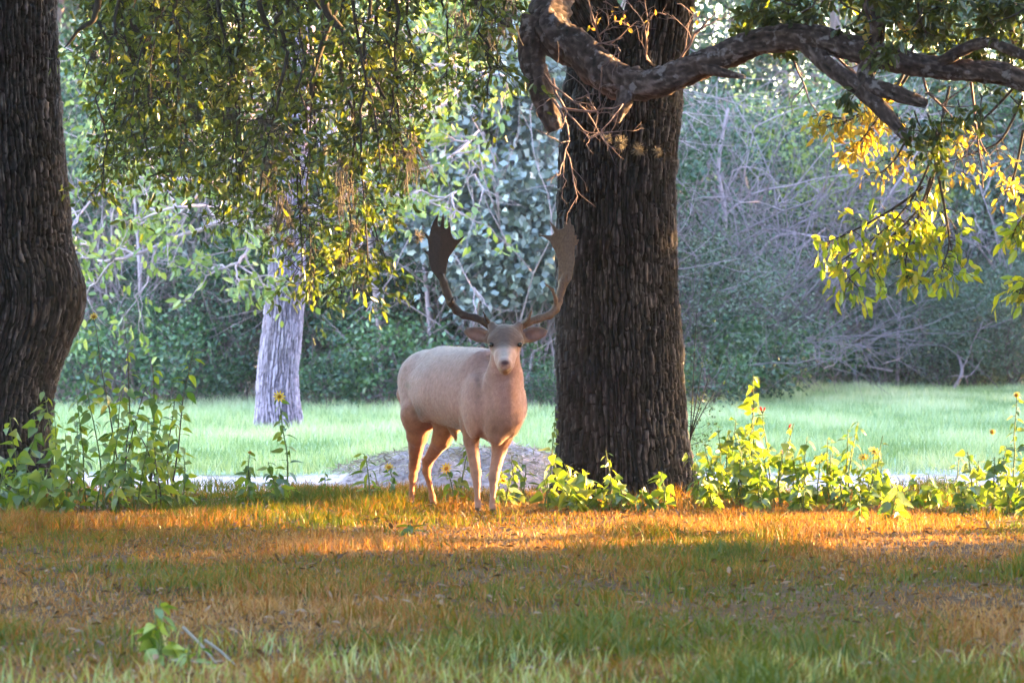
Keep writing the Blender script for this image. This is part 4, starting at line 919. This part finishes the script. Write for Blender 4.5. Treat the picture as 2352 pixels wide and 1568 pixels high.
f.ell(D(1088, 935, 23.08), (.11, .05, .17), ROT, .025); f.ell(D(1174, 950, 23.02), (.08, .045, .13), ROT, .03)      # shoulders
f.ell(D(1140, 985, 22.98), (.06, .06, .09), ROT, .04); f.ell(D(978, 905, 23.76), (.15, .055, .16), ROT, .03)      # brisket, thigh
# neck and throat
f.chain([D(1150, 930, 23.08), D(1158, 870, 22.96), D(1161, 800, 22.86)], [.140, .094, .074], .045)
f.chain([D(1160, 960, 22.98), D(1160, 890, 22.9)], [.085, .062], .04)
# head
hx = np.array([1., 0, 0]); fw = norm(np.array([.0, -1., -.42])); up_ = np.cross(hx, fw); HR = np.stack([hx, fw, up_], 1)
f.ell(D(1161, 782, 22.78), (.094, .12, .082), HR, .03)
f.chain([D(1161, 800, 22.72), D(1160, 822, 22.60), D(1160, 835, 22.53)], [.074, .051, .038], .03)
f.chain([D(1161, 832, 22.76), D(1160, 848, 22.58)], [.05, .03], .03)
f.ell(D(1160, 832, 22.515), (.030, .026, .020), HR, .012)
for sx in (-1, 1):
    f.ell(D(1161 + sx * 31, 783, 22.73), (.026, .04, .022), HR, .02)          # brow over the eye
    f.ell(D(1161 + sx * 33, 792, 22.665), (.013, .016, .010), HR, .012, True)   # eye socket
    f.ell(D(1160 + sx * 9, 836, 22.484), (.006, .012, .006), HR, .006, True)   # nostril
    f.cone(D(1161 + sx * 26, 758, 22.8), D(1161 + sx * 31, 748, 22.82), .028, .024, .02)   # pedicle
    # ear
    ex = norm(np.array([sx * 1., .10, .24])); ez = norm(np.cross(ex, np.array([0, 1., .15]))); ey = np.cross(ez, ex); ER = np.stack([ex, ey, ez], 1)
    ec = D(1161 + sx * 62, 768, 22.84)
    f.ell(ec, (.064, .016, .043), ER, .015); f.cone(D(1161 + sx * 36, 778, 22.82), ec, .030, .020, .02)
    f.ell(ec + ex * .040, (.044, .012, .022), ER, .02)
    f.ell(ec + np.array([sx * .008, -.021, .001]), (.054, .017, .025), ER, .008, True)
f.ell(D(1160, 843, 22.502), (.03, .016, .0035), HR, .004, True)                # mouth line
# front legs
f.chain([D(1098, 920, 23.25), D(1084, 975, 23.22), D(1082, 1010, 23.2), D(1093, 1086, 23.2), D(1095, 1110, 23.2), D(1097, 1150, 23.22), D(1098, 1166, 23.2)], [.112, .064, .040, .027, .019, .0145, .020], .018)
f.chain([D(1150, 950, 23.12), D(1152, 1000, 23.12), D(1147, 1030, 23.12), D(1134, 1096, 23.1), D(1133, 1118, 23.1), D(1131, 1156, 23.1), D(1131, 1170, 23.08)], [.107, .061, .039, .027, .019, .0145, .020], .018)
# hind legs: knee up at the belly, hock behind, upright shank
f.chain([D(975, 900, 24.05), D(962, 955, 23.9), D(958, 1000, 23.92), D(951, 1070, 24.08), D(948, 1095, 24.05), D(944, 1145, 23.98), D(942, 1158, 23.94)], [.142, .100, .055, .028, .020, .0145, .020], .025)
f.chain([D(1035, 910, 24.0), D(1030, 960, 23.78), D(1014, 1010, 23.8), D(982, 1060, 23.98), D(979, 1082, 23.96), D(993, 1140, 23.88), D(996, 1157, 23.84)], [.118, .090, .050, .027, .0195, .0145, .020], .025)
# belly line and tassel
f.chain([D(1040, 985, 23.6), D(1048, 1010, 23.55)], [.025, .008], .03)
f.chain([D(935, 868, 24.25), D(925, 905, 24.3), D(928, 945, 24.3)], [.045, .03, .012], .03)     # tail
V, F = f.mesh()
for _ in range(2):      # light relaxation
    acc = np.zeros_like(V); w = np.zeros(len(V))
    for a, b in ((0, 1), (1, 2), (2, 3), (3, 0)):
        np.add.at(acc, F[:, a], V[F[:, b]]); np.add.at(acc, F[:, b], V[F[:, a]]); np.add.at(w, F[:, a], 1); np.add.at(w, F[:, b], 1)
    hd = (V[:, 1] < -.55) & (V[:, 2] > .78); lam = np.where(hd, .25, .5)[:, None]
    V = V * (1 - lam) + lam * acc / np.maximum(w, 1)[:, None]
# coat patches, plus shade, top light and sun glow painted in
W_ = V + DB; px = CX + W_[:, 0] / W_[:, 1] * FPX; py = HY + (CAM_H - W_[:, 2]) / W_[:, 1] * FPX
col = np.tile(np.array([.40, .245, .245]), (len(V), 1))
def paint(mask, c):
    global col
    m = np.clip(mask, 0, 1)[:, None]; col = col * (1 - m) + np.array(c) * m
z = V[:, 2]
def blob(c, r, p=2): return np.exp(-(np.linalg.norm((V - c) / np.array(r), axis=1)) ** p)
paint(.75 * (1 - sstep(.40, .74, z)), (.32, .155, .095))  # darker, warmer lower body: underside shade and leg glow painted in
paint(.95 * (1 - sstep(.34, .66, z)) * (V[:, 1] > -.02), (.30, .10, .04))  # hind legs orange: sun glow painted in
paint(.8 * blob(D(1040, 985, 23.5), (.25, .4, .10)), (.22, .095, .045))  # shade under the belly painted in
paint(.6 * sstep(.72, .95, z) * (V[:, 1] > -.3), (.53, .41, .425))  # paler back: light from above painted in
head = sstep(.80, .86, z) * (V[:, 1] < -.45)
paint(.9 * head * (1 - sstep(792, 806, py)), (.115, .078, .074))
paint(.7 * head * sstep(30, 42, np.abs(px - 1161)), (.17, .11, .095))
paint(.9 * blob(D(1160, 818, 22.56), (.034, .08, .045)), (.58, .5, .51))
paint(.8 * blob(D(1160, 850, 22.55), (.06, .08, .025)), (.27, .16, .09))
paint(1.0 * blob(D(1160, 833, 22.485), (.027, .03, .015), 4), (.06, .022, .028))
for sx in (-1, 1):
    paint(.85 * blob(D(1160 + sx * 31, 804, 22.66), (.016, .03, .018)), (.10, .06, .05))
    paint(.7 * blob(D(1161 + sx * 68, 769, 22.82), (.05, .03, .028)), (.28, .13, .115))
for c in (D(1095, 1088, 23.17), D(1133, 1098, 23.07)): paint(.6 * blob(c, (.02, .04, .025)), (.16, .10, .08))
paint(.8 * blob(D(962, 945, 23.75), (.05, .14, .05)), (.12, .07, .05)); paint(.7 * blob(D(1140, 985, 22.9), (.10, .12, .08)), (.17, .085, .055)); paint(.65 * blob(D(1098, 890, 23.0), (.022, .12, .12)), (.19, .11, .10)); paint(.5 * blob(D(1180, 985, 22.95), (.05, .12, .05)), (.2, .1, .07)); paint(.45 * blob(D(1052, 985, 23.4), (.05, .2, .1)), (.2, .1, .06)); paint(.4 * blob(D(1120, 880, 22.9), (.03, .12, .09)), (.24, .14, .12)); paint(1.0 * blob(D(938, 885, 23.98), (.02, .3, .018)), (.25, .17, .14))  # shade of thigh pit, chest hollow and shoulder folds painted in
paint(1 - sstep(.03, .045, z), (.05, .035, .03))
col *= (.9 + .2 * fbm(px * .06, py * .03, 3, 5))[:, None]
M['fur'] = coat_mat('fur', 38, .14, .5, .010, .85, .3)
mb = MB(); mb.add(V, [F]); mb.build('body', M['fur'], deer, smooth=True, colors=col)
nh = 75000; fi = rng.integers(0, len(F), nh); wq = rng.random((nh, 2, 1))
A = V[F[fi, 0]]; Bq = V[F[fi, 1]]; Cq = V[F[fi, 3]]; pos = A + (Bq - A) * wq[:, 0] + (Cq - A) * wq[:, 1]; nn = norm(np.cross(V[F[fi, 2]] - A, V[F[fi, 3]] - Bq))
flow = np.stack([pos[:, 0] * 0 - .35, pos[:, 0] * 0 + .75, pos[:, 0] * 0 - .75], -1); isleg = pos[:, 2] < .38; flow[isleg] = (0, .05, -1); ishead = (pos[:, 2] > .83) & (pos[:, 1] < -.5); flow[ishead] = (0, .3, .6)
flow = norm(flow - nn * (flow * nn).sum(1, keepdims=True)) + rng.normal(size=(nh, 3)) * .22 + nn * .10; flow = norm(flow)
keep = ~ishead; pos, nn, flow, fi, isleg, ishead = [q_[keep] for q_ in (pos, nn, flow, fi, isleg, ishead)]; nh = len(pos)
hl = np.where(ishead, .007, np.where(isleg, .005, .011)) * rng.uniform(.6, 1.3, nh); sdv = norm(np.cross(flow, nn)) * .0011
hv = np.stack([pos - sdv, pos + sdv, pos + flow * hl[:, None]], 1).reshape(-1, 3)
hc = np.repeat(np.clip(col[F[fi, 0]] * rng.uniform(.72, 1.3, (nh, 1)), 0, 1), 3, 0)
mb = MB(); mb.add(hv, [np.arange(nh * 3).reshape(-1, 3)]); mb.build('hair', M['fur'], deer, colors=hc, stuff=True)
M['eye'] = plain('eye', (.012, .008, .006), .08, .6)
import bmesh
for sx in (-1, 1):
    bm = bmesh.new(); bmesh.ops.create_uvsphere(bm, u_segments=14, v_segments=10, radius=.0135); me = bpy.data.meshes.new('eye'); bm.to_mesh(me); bm.free(); me.materials.append(M['eye'])
    o = obj('eye', me, deer); o.location = D(1161 + sx * 33, 791.5, 22.672); me.polygons.foreach_set('use_smooth', [True] * len(me.polygons))
# antlers
def c2(x, y): return ((1000 + x / 3.484) * .9408, (500 + y / 3.484) * .9408)
def poly_sdf(x, z, poly):
    d = np.full(x.shape, 1e9); sgn = np.ones(x.shape); n = len(poly)
    for i in range(n):
        a = poly[i]; b = poly[i - 1]; e = b - a; wx = x - a[0]; wz = z - a[1]
        t = np.clip((wx * e[0] + wz * e[1]) / (e @ e), 0, 1); d = np.minimum(d, (wx - e[0] * t) ** 2 + (wz - e[1] * t) ** 2)
        c1 = z >= a[1]; c2_ = z < b[1]; c3 = e[0] * wz > e[1] * wx
        sgn = np.where((c1 & c2_ & c3) | (~c1 & ~c2_ & ~c3), -sgn, sgn)
    return sgn * np.sqrt(d)
def antler(outline, beam, radii, tines, tilt, m='antler'):
    dd = 22.85
    pl = np.array([D(*c2(*p), dd + .1)[[0, 2]] for p in outline]); b = [D(*c2(*p), dd + .02 + .10 * min(1, i / 6)) for i, p in enumerate(beam)]
    allp = np.array([[q[0], q[2]] for q in b] + list(pl)); lo = allp.min(0) - .06; hi = allp.max(0) + .06
    fa = Field((lo[0], b[0][1] - .14, lo[1]), (hi[0], b[0][1] + .26, hi[1]), .004)
    sl, g_ = fa.box(fa.lo, fa.ax[0][-1:].tolist() + fa.ax[1][-1:].tolist() + fa.ax[2][-1:].tolist(), 0)
    ps = poly_sdf(g_[0][:, 0], g_[2][:, 0], pl)[:, None]; xc = pl[:, 0].mean(); zc = pl[:, 1].min()
    surf = b[-1][1] + tilt * (g_[0] - xc) + .18 * (g_[2] - zc) + .5 * (g_[0] - xc) ** 2
    thick = np.clip(.006 + .10 * np.maximum(-ps, 0), .006, .013)
    d = np.maximum(ps, np.abs(g_[1] - surf) - thick) * .85
    fa.join(sl, d.astype(np.float32), .006)
    fa.chain(b, radii, .015)
    for pts, r0, r1 in tines:
        q = [D(*c2(*p), dd + dy) for p, dy in pts]; fa.chain(q, np.linspace(r0, r1, len(q)), .012)
    V, F = fa.mesh(); mb = MB(); mb.add(V, [F]); return mb.build('antler', M[m], deer, smooth=True)
antler([(312, 700), (270, 665), (225, 610), (185, 560), (165, 480), (158, 430), (112, 385), (160, 395), (158, 340), (150, 290), (105, 215), (165, 270), (178, 200), (200, 140), (247, 66), (236, 140), (240, 182), (260, 182), (273, 100), (286, 55), (292, 120), (293, 192), (310, 202), (324, 190), (335, 122), (347, 190), (352, 240), (368, 280), (402, 296), (472, 258), (412, 332), (370, 390), (332, 450), (316, 520), (306, 600), (312, 690)],
       [(722, 1062), (640, 992), (560, 960), (460, 938), (400, 898), (350, 830), (315, 745), (292, 670), (270, 600)], [.024, .021, .019, .019, .0205, .021, .020, .018, .012],
       [([((700, 1040), .0), ((655, 975), -.05), ((628, 912), -.10)], .014, .004), ([((350, 830), .08), ((372, 785), .05)], .010, .004)], .25)
antler([(1268, 740), (1262, 640), (1268, 560), (1262, 470), (1235, 390), (1195, 310), (1150, 275), (1085, 248), (1160, 256), (1210, 256), (1232, 236), (1205, 170), (1170, 108), (1225, 165), (1258, 204), (1290, 204), (1318, 190), (1320, 132), (1340, 162), (1366, 102), (1376, 170), (1396, 172), (1406, 220), (1402, 258), (1428, 256), (1416, 298), (1446, 290), (1426, 340), (1406, 345), (1402, 420), (1408, 480), (1390, 560), (1380, 630), (1345, 680), (1312, 725)],
       [(898, 1058), (1000, 1000), (1100, 966), (1190, 938), (1242, 888), (1266, 820), (1286, 740), (1305, 660), (1320, 600)], [.024, .021, .019, .019, .0205, .0205, .019, .018, .012],
       [([((950, 1030), .0), ((1012, 972), -.05), ((1036, 902), -.10)], .014, .004), ([((1242, 880), .09), ((1242, 800), .05), ((1215, 722), .02), ((1150, 668), .0)], .013, .004)], -.45, 'antler_lit')

# ------------------------------------------------------------------ thin evening air
bm = bmesh.new(); bmesh.ops.create_cube(bm, size=1); me = bpy.data.meshes.new('haze'); bm.to_mesh(me); bm.free()
hz = obj('haze', me, stuff=True); hz.scale = (1300, 1300, 14.6); hz.location = (0, 280, 6.0)
m, n, l = mat('haze'); n.remove(n['Principled BSDF']); v = n.new('ShaderNodeVolumePrincipled'); v.inputs['Density'].default_value = .00025; v.inputs['Color'].default_value = (.9, .92, 1, 1)
l.new(v.outputs[0], n['Material Output'].inputs['Volume']); me.materials.append(m)
